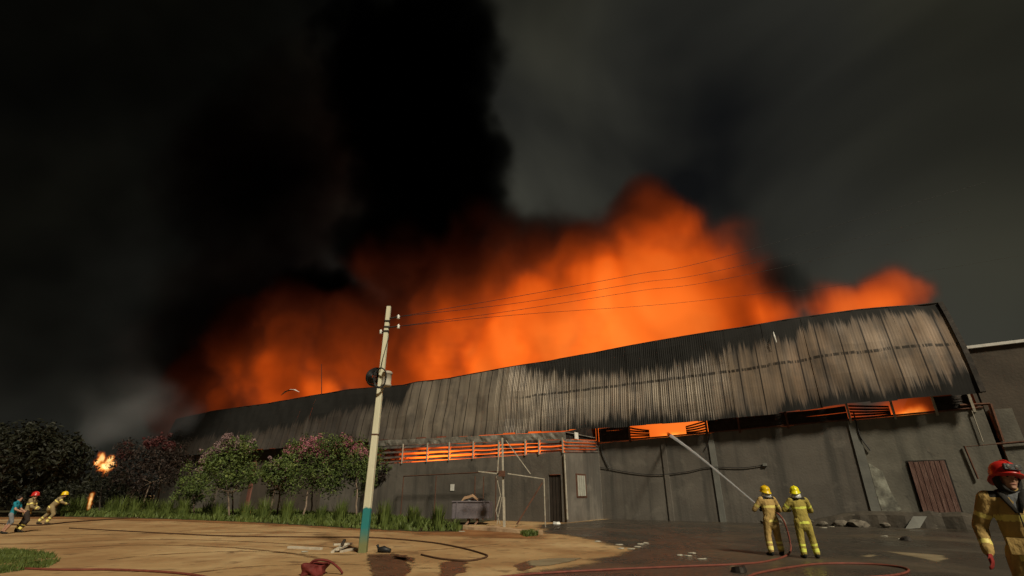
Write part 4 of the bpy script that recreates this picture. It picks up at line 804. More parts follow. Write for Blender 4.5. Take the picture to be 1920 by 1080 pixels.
# bent white panel leaning on the ledge, rubble along its foot
A = [wl(1712, 968, -1.25), wl(1738, 968, -1.25), wl(1725, 990, -1.75), wl(1697, 992, -1.75)]
mb = MB(); mb.add([FRAME @ p for p in A] + [FRAME @ (p + Vector((0, 0.04, 0))) for p in A], [(0, 1, 2, 3), (7, 6, 5, 4), (0, 4, 5, 1), (1, 5, 6, 2), (2, 6, 7, 3), (3, 7, 4, 0)])
tag(mb.build('loose_panel', PILAST, origin=FRAME @ A[3]), 'pale square panel leaning on the ledge below the plank door', 'panel')
STONE = mat('rubble stone', [(0.3, (0.07, 0.06, 0.045)), (0.7, (0.19, 0.165, 0.13))], 2.5, 0.9, 0.4)
lab = ('leftmost', 'second', 'third', 'fourth', 'fifth', 'sixth', 'rightmost')
for k, (s, o_) in enumerate(((10.2, -0.6), (11.0, -0.5), (12.2, -0.9), (13.1, -1.35), (13.9, -1.4), (14.6, -1.5), (15.8, -1.5))):
    bm = bmesh.new(); bmesh.ops.create_icosphere(bm, subdivisions=2, radius=0.24 + 0.1 * (k % 3))
    for v in bm.verts: v.co = v.co * (1 + 0.5 * mnoise.noise(v.co * 3 + Vector((k * 5, 0, 0)))); v.co.z = max(v.co.z * 0.6, -0.1)
    me = bpy.data.meshes.new('rubble_stone'); bm.to_mesh(me); bm.free(); o = link('rubble_stone', me, STONE, local=Matrix.Translation(FRAME @ Vector((s, o_, 0.09))))
    tag(o, f'grey rubble stone at the wall foot behind the firefighters, {lab[k]} of seven', 'stone', 'rubble along the wall foot')

# ================================================================ PEOPLE
def capsule(mb, a, b, r0, r1, n=12, flat=None):
    """rounded tapered limb; flat = (axis, factor) squashes it about its own axis"""
    a, b = Vector(a), Vector(b); d = (b - a); l = d.length or 1e-4; d = d / l
    x = d.orthogonal().normalized(); y = d.cross(x); rs = []
    for t, rr in [(-0.98, 0.2), (-0.8, 0.6), (-0.45, 0.893), (0, 1)]: rs.append((a + d * (r0 * t), r0 * rr))
    for t, rr in [(0, 1), (0.45, 0.893), (0.8, 0.6), (0.98, 0.2)]: rs.append((b + d * (r1 * t), r1 * rr))
    out = []
    for c, r in rs:
        ring_ = []
        for k in range(n):
            v = x * (math.cos(6.28318 * k / n) * r) + y * (math.sin(6.28318 * k / n) * r)
            if flat: v[flat[0]] *= flat[1]
            ring_.append(c + v)
        out.append(ring_)
    mb.rings(out)

def skin_body(bones, voxel, mats, classify, wrinkle=0.006, seed=0):
    """fuse the limbs into one surface, then colour each face by the limb it belongs to"""
    mb = MB()
    for bn in bones: capsule(mb, bn['a'], bn['b'], bn['r'][0], bn['r'][1], flat=bn.get('flat'))
    me = bpy.data.meshes.new('tmp'); me.from_pydata(mb.v, [], mb.f); o = bpy.data.objects.new('tmp', me); C.objects.link(o)
    md = o.modifiers.new('r', 'REMESH'); md.mode = 'VOXEL'; md.voxel_size = voxel; md.use_smooth_shade = True
    ms = o.modifiers.new('s', 'SMOOTH'); ms.factor = 0.5; ms.iterations = 3
    dg = bpy.context.evaluated_depsgraph_get(); out = bpy.data.meshes.new_from_object(o.evaluated_get(dg)); bpy.data.objects.remove(o)
    out.materials.clear()
    for m_ in mats: out.materials.append(m_)
    A = np.array([list(b['a']) for b in bones]); B_ = np.array([list(b['b']) for b in bones]); R0 = np.array([b['r'][0] for b in bones]); R1 = np.array([b['r'][1] for b in bones])
    n = len(out.vertices); co = np.zeros(n * 3); out.vertices.foreach_get('co', co); co = co.reshape(-1, 3)
    nf = len(out.polygons); ce = np.zeros(nf * 3); out.polygons.foreach_get('center', ce); ce = ce.reshape(-1, 3)
    best = np.full(nf, 1e9); bi = np.zeros(nf, int); bt = np.zeros(nf)
    for i in range(len(bones)):
        d = B_[i] - A[i]; l2 = max(d @ d, 1e-8); t = np.clip((ce - A[i]) @ d / l2, 0, 1); p = A[i] + t[:, None] * d; r = R0[i] + (R1[i] - R0[i]) * t
        off = ce - p
        if bones[i].get('flat'): ax, k = bones[i]['flat']; off = off.copy(); off[:, ax] /= k
        q = np.linalg.norm(off, axis=1) / r
        m_ = q < best; best[m_] = q[m_]; bi[m_] = i; bt[m_] = t[m_]
    idx = [classify(bones[b]['n'], t, c) for b, t, c in zip(bi, bt, ce)]
    out.polygons.foreach_set('material_index', idx)
    no = np.zeros(n * 3); out.vertices.foreach_get('normal', no); no = no.reshape(-1, 3)
    ww = np.array([(mnoise.noise(Vector((x * 14, y * 14, z * 7 + seed))) + 0.5 * mnoise.noise(Vector((x * 30, y * 30, z * 22 + seed)))) * wrinkle if z < 1.46 else 0.0 for x, y, z in co])
    out.vertices.foreach_set('co', (co + no * ww[:, None]).ravel())
    out.polygons.foreach_set('use_smooth', [True] * nf); out.name = 'body'
    return out

def hand(bones, wrist, d, side, r=0.011, curl=0.5, nm='hand'):
    """palm, four unequal bent fingers and a thumb leaving the side of the palm; d = hand direction, side = towards the thumb"""
    wrist = Vector(wrist); d = Vector(d).normalized(); side = Vector(side); side = (side - d * side.dot(d)).normalized(); nrm = d.cross(side)
    kn = wrist + d * 0.085
    for q in (-1, 0, 1): bones.append(dict(n=nm, a=wrist + side * 0.012 * q, b=kn + side * 0.024 * q, r=(0.022, 0.020)))
    for q, ln in ((1.5, 0.068), (0.5, 0.078), (-0.5, 0.072), (-1.5, 0.056)):
        p0 = kn + side * 0.0215 * q; p1 = p0 + (d + nrm * curl * 0.7).normalized() * ln * 0.5; p2 = p1 + (d * (1 - curl) + nrm * curl * 1.6).normalized() * ln * 0.5
        bones.append(dict(n=nm, a=p0, b=p1, r=(r, r * 0.95))); bones.append(dict(n=nm, a=p1, b=p2, r=(r * 0.95, r * 0.8)))
    t0 = wrist + d * 0.025 + side * 0.025; t1 = t0 + (d * 0.6 + side * 0.8 + nrm * 0.2).normalized() * 0.045; t2 = t1 + (d + side * 0.15 + nrm * 0.4).normalized() * 0.032
    bones.append(dict(n=nm, a=t0, b=t1, r=(0.015, 0.012))); bones.append(dict(n=nm, a=t1, b=t2, r=(0.012, 0.009)))

def helmet(parent, c, M3, m_, scale=1.0, crest=True, goggles=False, flap=None):
    """fire helmet: dome with flared brim, crest ridge, neck flap behind (-y is the back)"""
    c = Vector(c)
    def T(p): return c + M3 @ (Vector(p) * scale)
    n = 28; rs = []
    for r, z in ((0.146, -0.030), (0.152, -0.018), (0.130, 0.0), (0.127, 0.04), (0.118, 0.08), (0.095, 0.115), (0.06, 0.138), (0.02, 0.147)):
        ring_ = []
        for k in range(n):
            a = 6.28318 * k / n; x, y = math.cos(a), math.sin(a); brim = (max(0, y) ** 3 * 0.008 + max(0, -y) ** 2 * 0.03) if z < 0 else 0
            ring_.append(T((x * r * 0.95, y * (r * 1.2 + brim), z - (max(0, -y) * 0.035 if z <= 0.0 else 0))))
        rs.append(ring_)
    hm = MB().rings(rs).build('helmet', m_, parent, raw=True, smooth=True)
    if crest:
        mb = MB(); pts = [T((0, math.cos(a) * 0.158, math.sin(a) * 0.150 + 0.004)) for a in np.linspace(0.35, 2.8, 12)]
        mb.path(pts, 0.013 * scale, 6); mb.build('crest', m_, hm, raw=True, smooth=True)
    if flap:
        mb = MB(); rs = []
        for z, k in ((-0.03, 1.02), (-0.09, 1.1), (-0.16, 1.28)):
            rs.append([T((math.cos(a) * 0.118 * k, math.sin(a) * 0.14 * k, z + (0.008 * math.sin(a * 7)))) for a in np.linspace(3.2, 6.22, 14)] + [T((math.cos(a) * 0.108 * k, math.sin(a) * 0.13 * k, z)) for a in np.linspace(6.22, 3.2, 14)])
        mb.rings(rs); mb.build('neck_flap', flap, hm, raw=True, smooth=True)
    if goggles:
        g = MB().box(T((0, 0.158, 0.045)), (0.15 * scale, 0.035 * scale, 0.06 * scale), M3).build('goggles', RUBBER, hm, raw=True)
        for sx in (-1, 1): MB().lathe([(0.002, 0.012), (0.02, 0.01), (0.024, 0.0), (0.02, -0.01)], (0, 0, 0), 12).build('lens', LENS, hm, raw=True).matrix_basis = Matrix.Translation(T((0.036 * sx, 0.172, 0.045))) @ (M3 @ Matrix.Rotation(R(-90), 3, 'X')).to_4x4()
    return hm

def cloth(name, c, d=0.62): return mat(name, [(0.3, tuple(x * d for x in c)), (0.7, c)], 5, 0.85, 0.4, 22, stretch=(1, 1, 0.6), spec=0.15)
TAN = cloth('tan turnout cloth', (0.52, 0.35, 0.125)); OLIVE = cloth('olive turnout cloth', (0.42, 0.335, 0.08)); TAN2 = cloth('dusty khaki cloth', (0.30, 0.23, 0.12))
BAND = mat('yellow reflective band', two((0.85, 0.72, 0.20), 0.85), 6, 0.5, 0.1); BANDG = mat('lime reflective band', two((0.72, 0.76, 0.12), 0.85), 6, 0.5, 0.1)
BLACK = cloth('black fabric', (0.03, 0.028, 0.025)); SKIN = mat('skin', two((0.44, 0.24, 0.16), 0.8), 9, 0.55, 0.05); REDG = cloth('red glove', (0.28, 0.035, 0.03))
SILVER = mat('aluminised flap', two((0.82, 0.82, 0.78), 0.8), 9, 0.3, 0.3, metal=0.1); HYEL = mat('yellow helmet', two((0.78, 0.52, 0.01), 0.9), 6, 0.35, 0.02, spec=0.5); HYEL2 = mat('lemon helmet', two((0.78, 0.70, 0.01), 0.9), 6, 0.35, 0.02, spec=0.5)
HRED = mat('red helmet', two((0.52, 0.02, 0.014), 0.85), 6, 0.35, 0.02, spec=0.5); LENS = mat('shiny lens', two((0.5, 0.47, 0.42)), 4, 0.1, metal=0.8); TEAL = cloth('turquoise shirt', (0.02, 0.24, 0.32)); GREYS = cloth('grey shorts', (0.20, 0.21, 0.22)); DTR = cloth('dark trousers', (0.045, 0.035, 0.03))
HAIR = mat('black hair', two((0.02, 0.016, 0.013)), 8, 0.6, 0.3)

def person(label, pos, heading, height, P, suit, hel=None, group=None, voxel=0.016, bands=None, trous=None, shirt=False, face=False, hands='glove', helmet_kw=None, headdir=None, seed=0):
    """P: joints of the pose for a 1.75 m figure facing +y: pelvis, chest, neck, head, elbows, wrists, knees, ankles; l/r suffix"""
    k = height / 1.75
    t = thing('person', label, 'person', pos, group, rz=heading); t.scale = (k, k, k); MW[t.name] = MW[t.name] @ Matrix.Scale(k, 4)
    V = {a: Vector(b) for a, b in P.items() if a != 'curl'}
    pel, ch, nk, hd = V['pelvis'], V['chest'], V['neck'], V['head']
    up = (ch - pel).normalized(); 
    b = []
    lo = pel - up * 0.14 if not shirt else pel
    bulk = 1.0 if not shirt else 0.82
    b += [dict(n='torso', a=lo, b=pel, r=(0.20 * bulk, 0.19 * bulk), flat=(1, 0.74)), dict(n='torso', a=pel, b=ch, r=(0.185 * bulk, 0.20 * bulk), flat=(1, 0.72)), dict(n='torso', a=ch, b=nk - up * 0.08, r=(0.195 * bulk, 0.13), flat=(1, 0.7))]
    b += [dict(n='yoke', a=V['shl'], b=V['shr'], r=(0.085 * bulk, 0.085 * bulk)), dict(n='collar', a=nk - up * 0.07, b=nk - up * 0.01, r=(0.085, 0.075)), dict(n='neck', a=nk - up * 0.05, b=hd, r=(0.058, 0.06))]
    hM = headdir if headdir is not None else Matrix.Identity(3)
    def HT(p): return hd + hM @ Vector(p)
    b += [dict(n='head', a=HT((0, -0.012, 0.03)), b=HT((0, -0.012, 0.075)), r=(0.086, 0.088)), dict(n='head', a=HT((0, 0.03, -0.045)), b=HT((0, 0.035, 0.03)), r=(0.060, 0.070))]
    if face:
        b += [dict(n='head', a=HT((0, 0.088, 0.018)), b=HT((0, 0.106, -0.022)), r=(0.011, 0.015)), dict(n='head', a=HT((-0.014, 0.096, -0.026)), b=HT((0.014, 0.096, -0.026)), r=(0.011, 0.011)), dict(n='head', a=HT((-0.016, 0.086, -0.058)), b=HT((0.016, 0.086, -0.058)), r=(0.012, 0.012)), dict(n='head', a=HT((-0.012, 0.074, -0.092)), b=HT((0.012, 0.074, -0.092)), r=(0.018, 0.018)),
              dict(n='head', a=HT((-0.045, 0.068, -0.012)), b=HT((-0.03, 0.078, -0.018)), r=(0.022, 0.02)), dict(n='head', a=HT((0.045, 0.068, -0.012)), b=HT((0.03, 0.078, -0.018)), r=(0.022, 0.02)), dict(n='head', a=HT((-0.045, 0.076, 0.048)), b=HT((0.045, 0.076, 0.048)), r=(0.018, 0.018))]
    for s in 'lr':
        sh, el, wr, hp, kn, an = V['sh' + s], V['el' + s], V['wr' + s], V['hp' + s], V['kn' + s], V['an' + s]
        ar = 1.0 if not shirt else 0.72
        b += [dict(n='uarm', a=sh, b=el, r=(0.088 * ar, 0.068 * ar)), dict(n='farm', a=el, b=wr, r=(0.066 * ar, 0.052 * ar))]
        lg = 1.0 if not shirt else 0.85
        b += [dict(n='thigh', a=hp, b=kn, r=(0.118 * lg, 0.092 * lg)), dict(n='shin', a=kn, b=an, r=(0.090 * lg, 0.082 if not shirt else 0.05))]
        fw = V.get('foot' + s, Vector((0, 1, 0))).normalized(); he = an - Vector((0, 0, an.z - 0.05)) - fw * 0.03
        b += [dict(n='boot', a=an, b=he + Vector((0, 0, 0.02)), r=(0.07 if not shirt else 0.045, 0.055)), dict(n='boot', a=he + Vector((0, 0, -0.0)), b=he + fw * 0.17 + Vector((0, 0, -0.01)), r=(0.05, 0.04))]
        d = (wr - el).normalized(); inw = Vector(P.get('thumb' + s, (0, 1, 0.2)))
        hand(b, wr + d * 0.03, d, inw, r=0.0115 if hands != 'skin' else 0.0095, curl=P.get('curl', 0.5))
    # material slots: 0 suit 1 trousers 2 band 3 black 4 hand 5 skin
    mats = [suit, trous or suit, bands or suit, BLACK, SKIN if hands == 'skin' else REDG if hands == 'red' else BLACK, SKIN]
    ax = up; L0 = (ch - pel).length
    def classify(n, t_, c):
        if n == 'head': return 5
        if n == 'neck': return 5
        if n == 'collar': return 3 if not shirt else 0
        if n == 'hand': return 4
        if n == 'boot': return 3
        if n in ('torso', 'yoke'):
            h = (Vector(c) - pel).dot(ax)
            if bands is not None and (-0.14 < h < -0.08 or 0.23 < h < 0.285): return 2
            if h < -0.215 and trous: return 1
            if bands is not None and n == 'yoke' and not shirt and h > L0 + 0.13: return 3
            return 0
        if n == 'uarm': return 2 if bands is not None and 0.50 < t_ < 0.66 else (4 if shirt and t_ > 0.75 else 0)
        if n == 'farm': return 2 if bands is not None and 0.60 < t_ < 0.78 else (5 if shirt else 0)
        if n == 'thigh': return 1
        if n == 'shin': return 2 if bands is not None and (0.42 < t_ < 0.55 or 0.72 < t_ < 0.95) else (5 if shirt and t_ > 0.2 else 1)
        return 0
    me = skin_body(b, voxel, mats, classify, seed=seed)
    link('body', me, None, t)
    if hel is not None: helmet(t, HT((0, 0.0, 0.055)), hM, hel, 0.98, **(helmet_kw or {}))
    if face:
        for sx in (-1, 1):
            mb = MB(); mb.lathe([(0.002, 0.007), (0.009, 0.005), (0.0125, 0.0), (0.008, -0.006)], (0, 0, 0), 12); e = mb.build('eye', HAIR, t, raw=True, smooth=True); e.matrix_basis = Matrix.Translation(HT((0.032 * sx, 0.0915, 0.014))) @ (hM @ Matrix.Rotation(R(-90), 3, 'X') @ Matrix.Scale(0.55, 3, Vector((0, 1, 0)))).to_4x4()
            MB().path([HT((0.016 * sx, 0.097, 0.033)), HT((0.034 * sx, 0.094, 0.038)), HT((0.052 * sx, 0.082, 0.032))], [0.004, 0.005, 0.003], 6, flat=0.8).build('eyebrow', HAIR, t, raw=True)
        MB().path([HT((-0.024, 0.091, -0.060)), HT((0, 0.099, -0.058)), HT((0.024, 0.091, -0.060))], [0.003, 0.005, 0.003], 6).build('mouth', mat('lips', two((0.30, 0.11, 0.09)), 5, 0.5), t, raw=True)
        mb = MB(); rs = []           # dark hood round the face and under the chin
        for a in np.linspace(-2.35, 2.35, 22):
            x, z = math.sin(a), -math.cos(a); c = Vector((x * 0.088, 0.03, z * 0.115 - 0.005)); o_ = Vector((x, 0, z))
            rs.append([HT(c + Vector((0, 0.035, 0))), HT(c + o_ * 0.022 + Vector((0, 0.01, 0))), HT(c + o_ * 0.018 + Vector((0, -0.07, 0))), HT(c - o_ * 0.01 + Vector((0, -0.07, 0)))])
        mb.rings(rs); mb.build('hood', BLACK, t, raw=True, smooth=True)
        for sx in (-1, 1): MB().path([Vector((0.10 * sx, -0.02, 1.50)), Vector((0.085 * sx, 0.085, 1.47)), Vector((0.055 * sx, 0.135, 1.40)), Vector((0.012 * sx, 0.158, 1.29))], [0.03, 0.035, 0.03, 0.018], 8, flat=0.6).build('lapel', BLACK, t, raw=True, smooth=True)
        MB().add([(-0.075, 0.075, 1.49), (0.075, 0.075, 1.49), (0.05, 0.125, 1.40), (0, 0.15, 1.31), (-0.05, 0.125, 1.40), (-0.075, 0.03, 1.49), (0.075, 0.03, 1.49), (0.05, 0.05, 1.40), (0, 0.05, 1.31), (-0.05, 0.05, 1.40)], [(0, 1, 2, 3, 4), (9, 8, 7, 6, 5), (0, 5, 6, 1), (1, 6, 7, 2), (2, 7, 8, 3), (3, 8, 9, 4), (4, 9, 5, 0)]).build('shirt_front', GREYS, t, raw=True)
        MB().path([Vector((0.0, 0.158, 1.29)), Vector((0.0, 0.155, 1.1)), Vector((0, 0.15, 0.80))], 0.014, 6, flat=0.5).build('front_zip', BLACK, t, raw=True)
        for sx in (-1, 1): MB().box((0.095 * sx, 0.143, 0.98), (0.14, 0.03, 0.15)).build('pocket', suit, t, raw=True)
    return t
def base_pose():
    return dict(pelvis=(0, 0, 0.98), chest=(0, 0, 1.30), neck=(0, 0.0, 1.50), head=(0, 0.015, 1.60), shl=(-0.19, 0, 1.42), shr=(0.19, 0, 1.42),
                ell=(-0.30, 0.0, 1.14), elr=(0.30, 0.0, 1.14), wrl=(-0.30, 0.12, 0.92), wrr=(0.30, 0.12, 0.92), hpl=(-0.105, 0, 0.90), hpr=(0.105, 0, 0.90), knl=(-0.13, 0.02, 0.50), knr=(0.13, 0.02, 0.50), anl=(-0.14, 0, 0.13), anr=(0.14, 0, 0.13))
def rx(d): return Matrix.Rotation(R(d), 3, 'X')
def rz3(d): return Matrix.Rotation(R(d), 3, 'Z')
# nozzle firefighter, back to the camera
p = base_pose(); p.update(ell=(-0.36, 0.14, 1.16), elr=(0.38, 0.08, 1.14), wrl=(-0.12, 0.44, 1.22), wrr=(0.10, 0.34, 1.14), anl=(-0.17, 0.0, 0.13), anr=(0.17, 0.04, 0.13), knl=(-0.15, 0.05, 0.5), knr=(0.15, 0.06, 0.5), thumbl=(0, 0.2, 1), thumbr=(0, 0.2, 1), footl=(-0.2, 1, 0), footr=(0.3, 1, 0), curl=0.8)
person('firefighter in tan suit and orange yellow helmet aiming the water jet, seen from behind', gnd(1458, 1042), R(8), 1.70, p, TAN, HYEL, 'firefighters', bands=BAND, helmet_kw=dict(flap=SILVER), headdir=rx(8), seed=1)
p = base_pose(); p.update(ell=(-0.38, 0.10, 1.18), elr=(0.34, 0.12, 1.16), wrl=(-0.14, 0.36, 1.16), wrr=(0.14, 0.34, 1.10), anl=(-0.13, 0.0, 0.13), anr=(0.20, 0.0, 0.13), knl=(-0.12, 0.03, 0.5), knr=(0.17, 0.03, 0.5), chest=(-0.02, 0.0, 1.30), neck=(-0.03, 0, 1.50), head=(-0.03, 0.01, 1.60), footl=(-0.1, 1, 0), footr=(0.2, 1, 0), curl=0.8)
person('firefighter in olive suit and lemon yellow helmet standing right of the nozzle man', gnd(1519, 1047), R(-6), 1.68, p, OLIVE, HYEL2, 'firefighters', bands=BANDG, helmet_kw=dict(flap=SILVER), headdir=rz3(-20) @ rx(4), seed=2)
# red helmet firefighter at the right edge, facing the camera
rp = at(1888, 890, 5.75); p = base_pose(); p.update(shl=(-0.21, 0, 1.42), shr=(0.21, 0.02, 1.42), ell=(-0.32, 0.0, 1.12), elr=(0.34, -0.02, 1.15), wrr=(0.34, 0.10, 0.92), wrl=(-0.26, 0.18, 0.93), footl=(-0.2, 1, 0), footr=(0.2, 1, 0), thumbl=(0, 1, 0.1), thumbr=(0, 1, 0.1), curl=0.3)
person('firefighter in red helmet with goggles facing the camera at the right edge', (rp.x - 0.03, rp.y, 0), R(138), 1.80, p, TAN, HRED, 'firefighters', bands=BAND, face=True, voxel=0.011, hands='red', helmet_kw=dict(goggles=True), headdir=rz3(28) @ Matrix.Rotation(R(-8), 3, 'Y') @ rx(12), seed=3)
# hose party running at the left
p = base_pose(); p.update(pelvis=(0, 0.0, 0.93), chest=(0.0, 0.17, 1.20), neck=(0.0, 0.28, 1.38), head=(0, 0.34, 1.46), shl=(-0.19, 0.22, 1.31), shr=(0.19, 0.22, 1.31), ell=(-0.30, 0.02, 1.08), elr=(0.30, 0.40, 1.10), wrl=(-0.24, -0.16, 0.90), wrr=(0.16, 0.60, 1.02), hpl=(-0.10, 0, 0.86), hpr=(0.10, 0, 0.86), knl=(-0.12, -0.16, 0.48), knr=(0.12, 0.16, 0.50), anl=(-0.12, -0.42, 0.16), anr=(0.12, -0.02, 0.13))
person('firefighter in khaki suit and yellow helmet leaning forward as he hauls hose at the left', gnd(88, 983), R(-62), 1.78, p, TAN2, HYEL, 'firefighters', trous=TAN2, bands=BAND, helmet_kw=dict(), seed=4)
p2 = {k_: v for k_, v in p.items()}; p2.update(chest=(0, 0.03, 1.24), neck=(0, 0.05, 1.44), head=(0, 0.07, 1.53), shl=(-0.19, 0.04, 1.36), shr=(0.19, 0.04, 1.36), ell=(-0.28, 0.12, 1.08), elr=(0.28, 0.2, 1.08), wrl=(-0.18, 0.32, 1.0), wrr=(0.16, 0.4, 0.98), anl=(-0.12, -0.22, 0.13), knl=(-0.12, -0.08, 0.48))
person('firefighter in khaki jacket and red helmet second from the left edge', gnd(38, 998), R(-70), 1.66, p2, TAN2, HRED, 'firefighters', trous=DTR, bands=BAND, helmet_kw=dict(), seed=5)
p3 = {k_: v for k_, v in p2.items()}
person('person in turquoise shirt and grey shorts pulling hose at the left edge', gnd(10, 1001), R(-75), 1.52, p3, TEAL, None, None, trous=GREYS, shirt=True, hands='skin', seed=6)
# the last one's hair
o = bpy.data.objects[[x.name for x in bpy.data.objects if x.name.startswith('person')][-1]]
mb = MB(); rs = []
for r, z in ((0.088, -0.02), (0.096, 0.03), (0.092, 0.08), (0.07, 0.12), (0.03, 0.14)): rs.append([(0 + math.cos(6.283 * q / 16) * r, 0.055 + math.sin(6.283 * q / 16) * r, 1.56 + z) for q in range(16)])
mb.rings(rs); mb.build('hair', HAIR, o, raw=True, smooth=True)
# nozzle and water jet
mN = MW['person']; na = mN @ Vector((-0.02, 0.30, 1.19)); gap = FRAME @ wl(1252, 813, 1.2)
dirn = (gap - na).normalized(); nb_ = na + dirn * 0.45
tag(MB().path([na, na.lerp(nb_, 0.4), na.lerp(nb_, 0.5), nb_], [0.035, 0.03, 0.042, 0.022], 10).build('nozzle', DSTEEL, origin=na, smooth=True), 'dark hose nozzle held by the nozzle firefighter', 'nozzle')
def jet_material():
    m = bpy.data.materials.new('water spray'); m.use_nodes = True; t = m.node_tree; t.nodes.clear(); o = N(t, 'ShaderNodeOutputMaterial')
    vs = N(t, 'ShaderNodeVolumeScatter'); vs.inputs['Color'].default_value = (0.95, 0.96, 0.97, 1)
    tc = N(t, 'ShaderNodeTexCoord'); ln = N(t, 'ShaderNodeVectorMath', _operation='LENGTH'); L(t, tc.outputs['Object'], ln.inputs[0])
    r = N(t, 'ShaderNodeMapRange'); L(t, ln.outputs['Value'], r.inputs[0]); r.inputs[2].default_value = (gap - nb_).length; r.inputs[3].default_value = 22.0; r.inputs[4].default_value = 2.5
    n = N(t, 'ShaderNodeTexNoise', Scale=5.0, Detail=4.0); L(t, tc.outputs['Object'], n.inputs['Vector'])
    q = N(t, 'ShaderNodeMapRange'); L(t, n.outputs['Fac'], q.inputs[0]); q.inputs[1].default_value = 0.35; q.inputs[2].default_value = 0.65; q.inputs[3].default_value = 0.35; q.inputs[4].default_value = 1.5
    m2 = N(t, 'ShaderNodeMath', _operation='MULTIPLY'); L(t, r.outputs[0], m2.inputs[0]); L(t, q.outputs[0], m2.inputs[1]); L(t, m2.outputs[0], vs.inputs['Density'])
    L(t, vs.outputs[0], o.inputs['Volume']); m.cycles.volume_step_rate = 0.05; return m
P = [nb_.lerp(gap, t_) + Vector((0, 0, 0.10 * math.sin(math.pi * t_))) for t_ in np.linspace(0, 1, 30)]
tag(MB().path(P, [(0.022 + 0.10 * t_ ** 1.3) * (1 + 0.12 * math.sin(t_ * 57)) for t_ in np.linspace(0, 1, 30)], 8).build('water_jet', jet_material(), origin=nb_, smooth=True), 'thin white water jet shooting from the nozzle into the burning gap', 'water jet')

# ---------------------------------------------------------------- smoke and fire: fog grids in the warehouse frame
def blob(px, py, rp, o, wt=1.0, el=(1, 1, 1)):
    """a billow seen at photo pixel (px, py), rp pixels in radius, o metres behind the front wall"""
    c = wl(px, py, o); dep = (FRAME @ c - CAMP).dot(ray(960, 540).normalized())
    r = rp / FPX * dep
    return (c, (r * el[0], r * el[1], r * el[2]), wt)

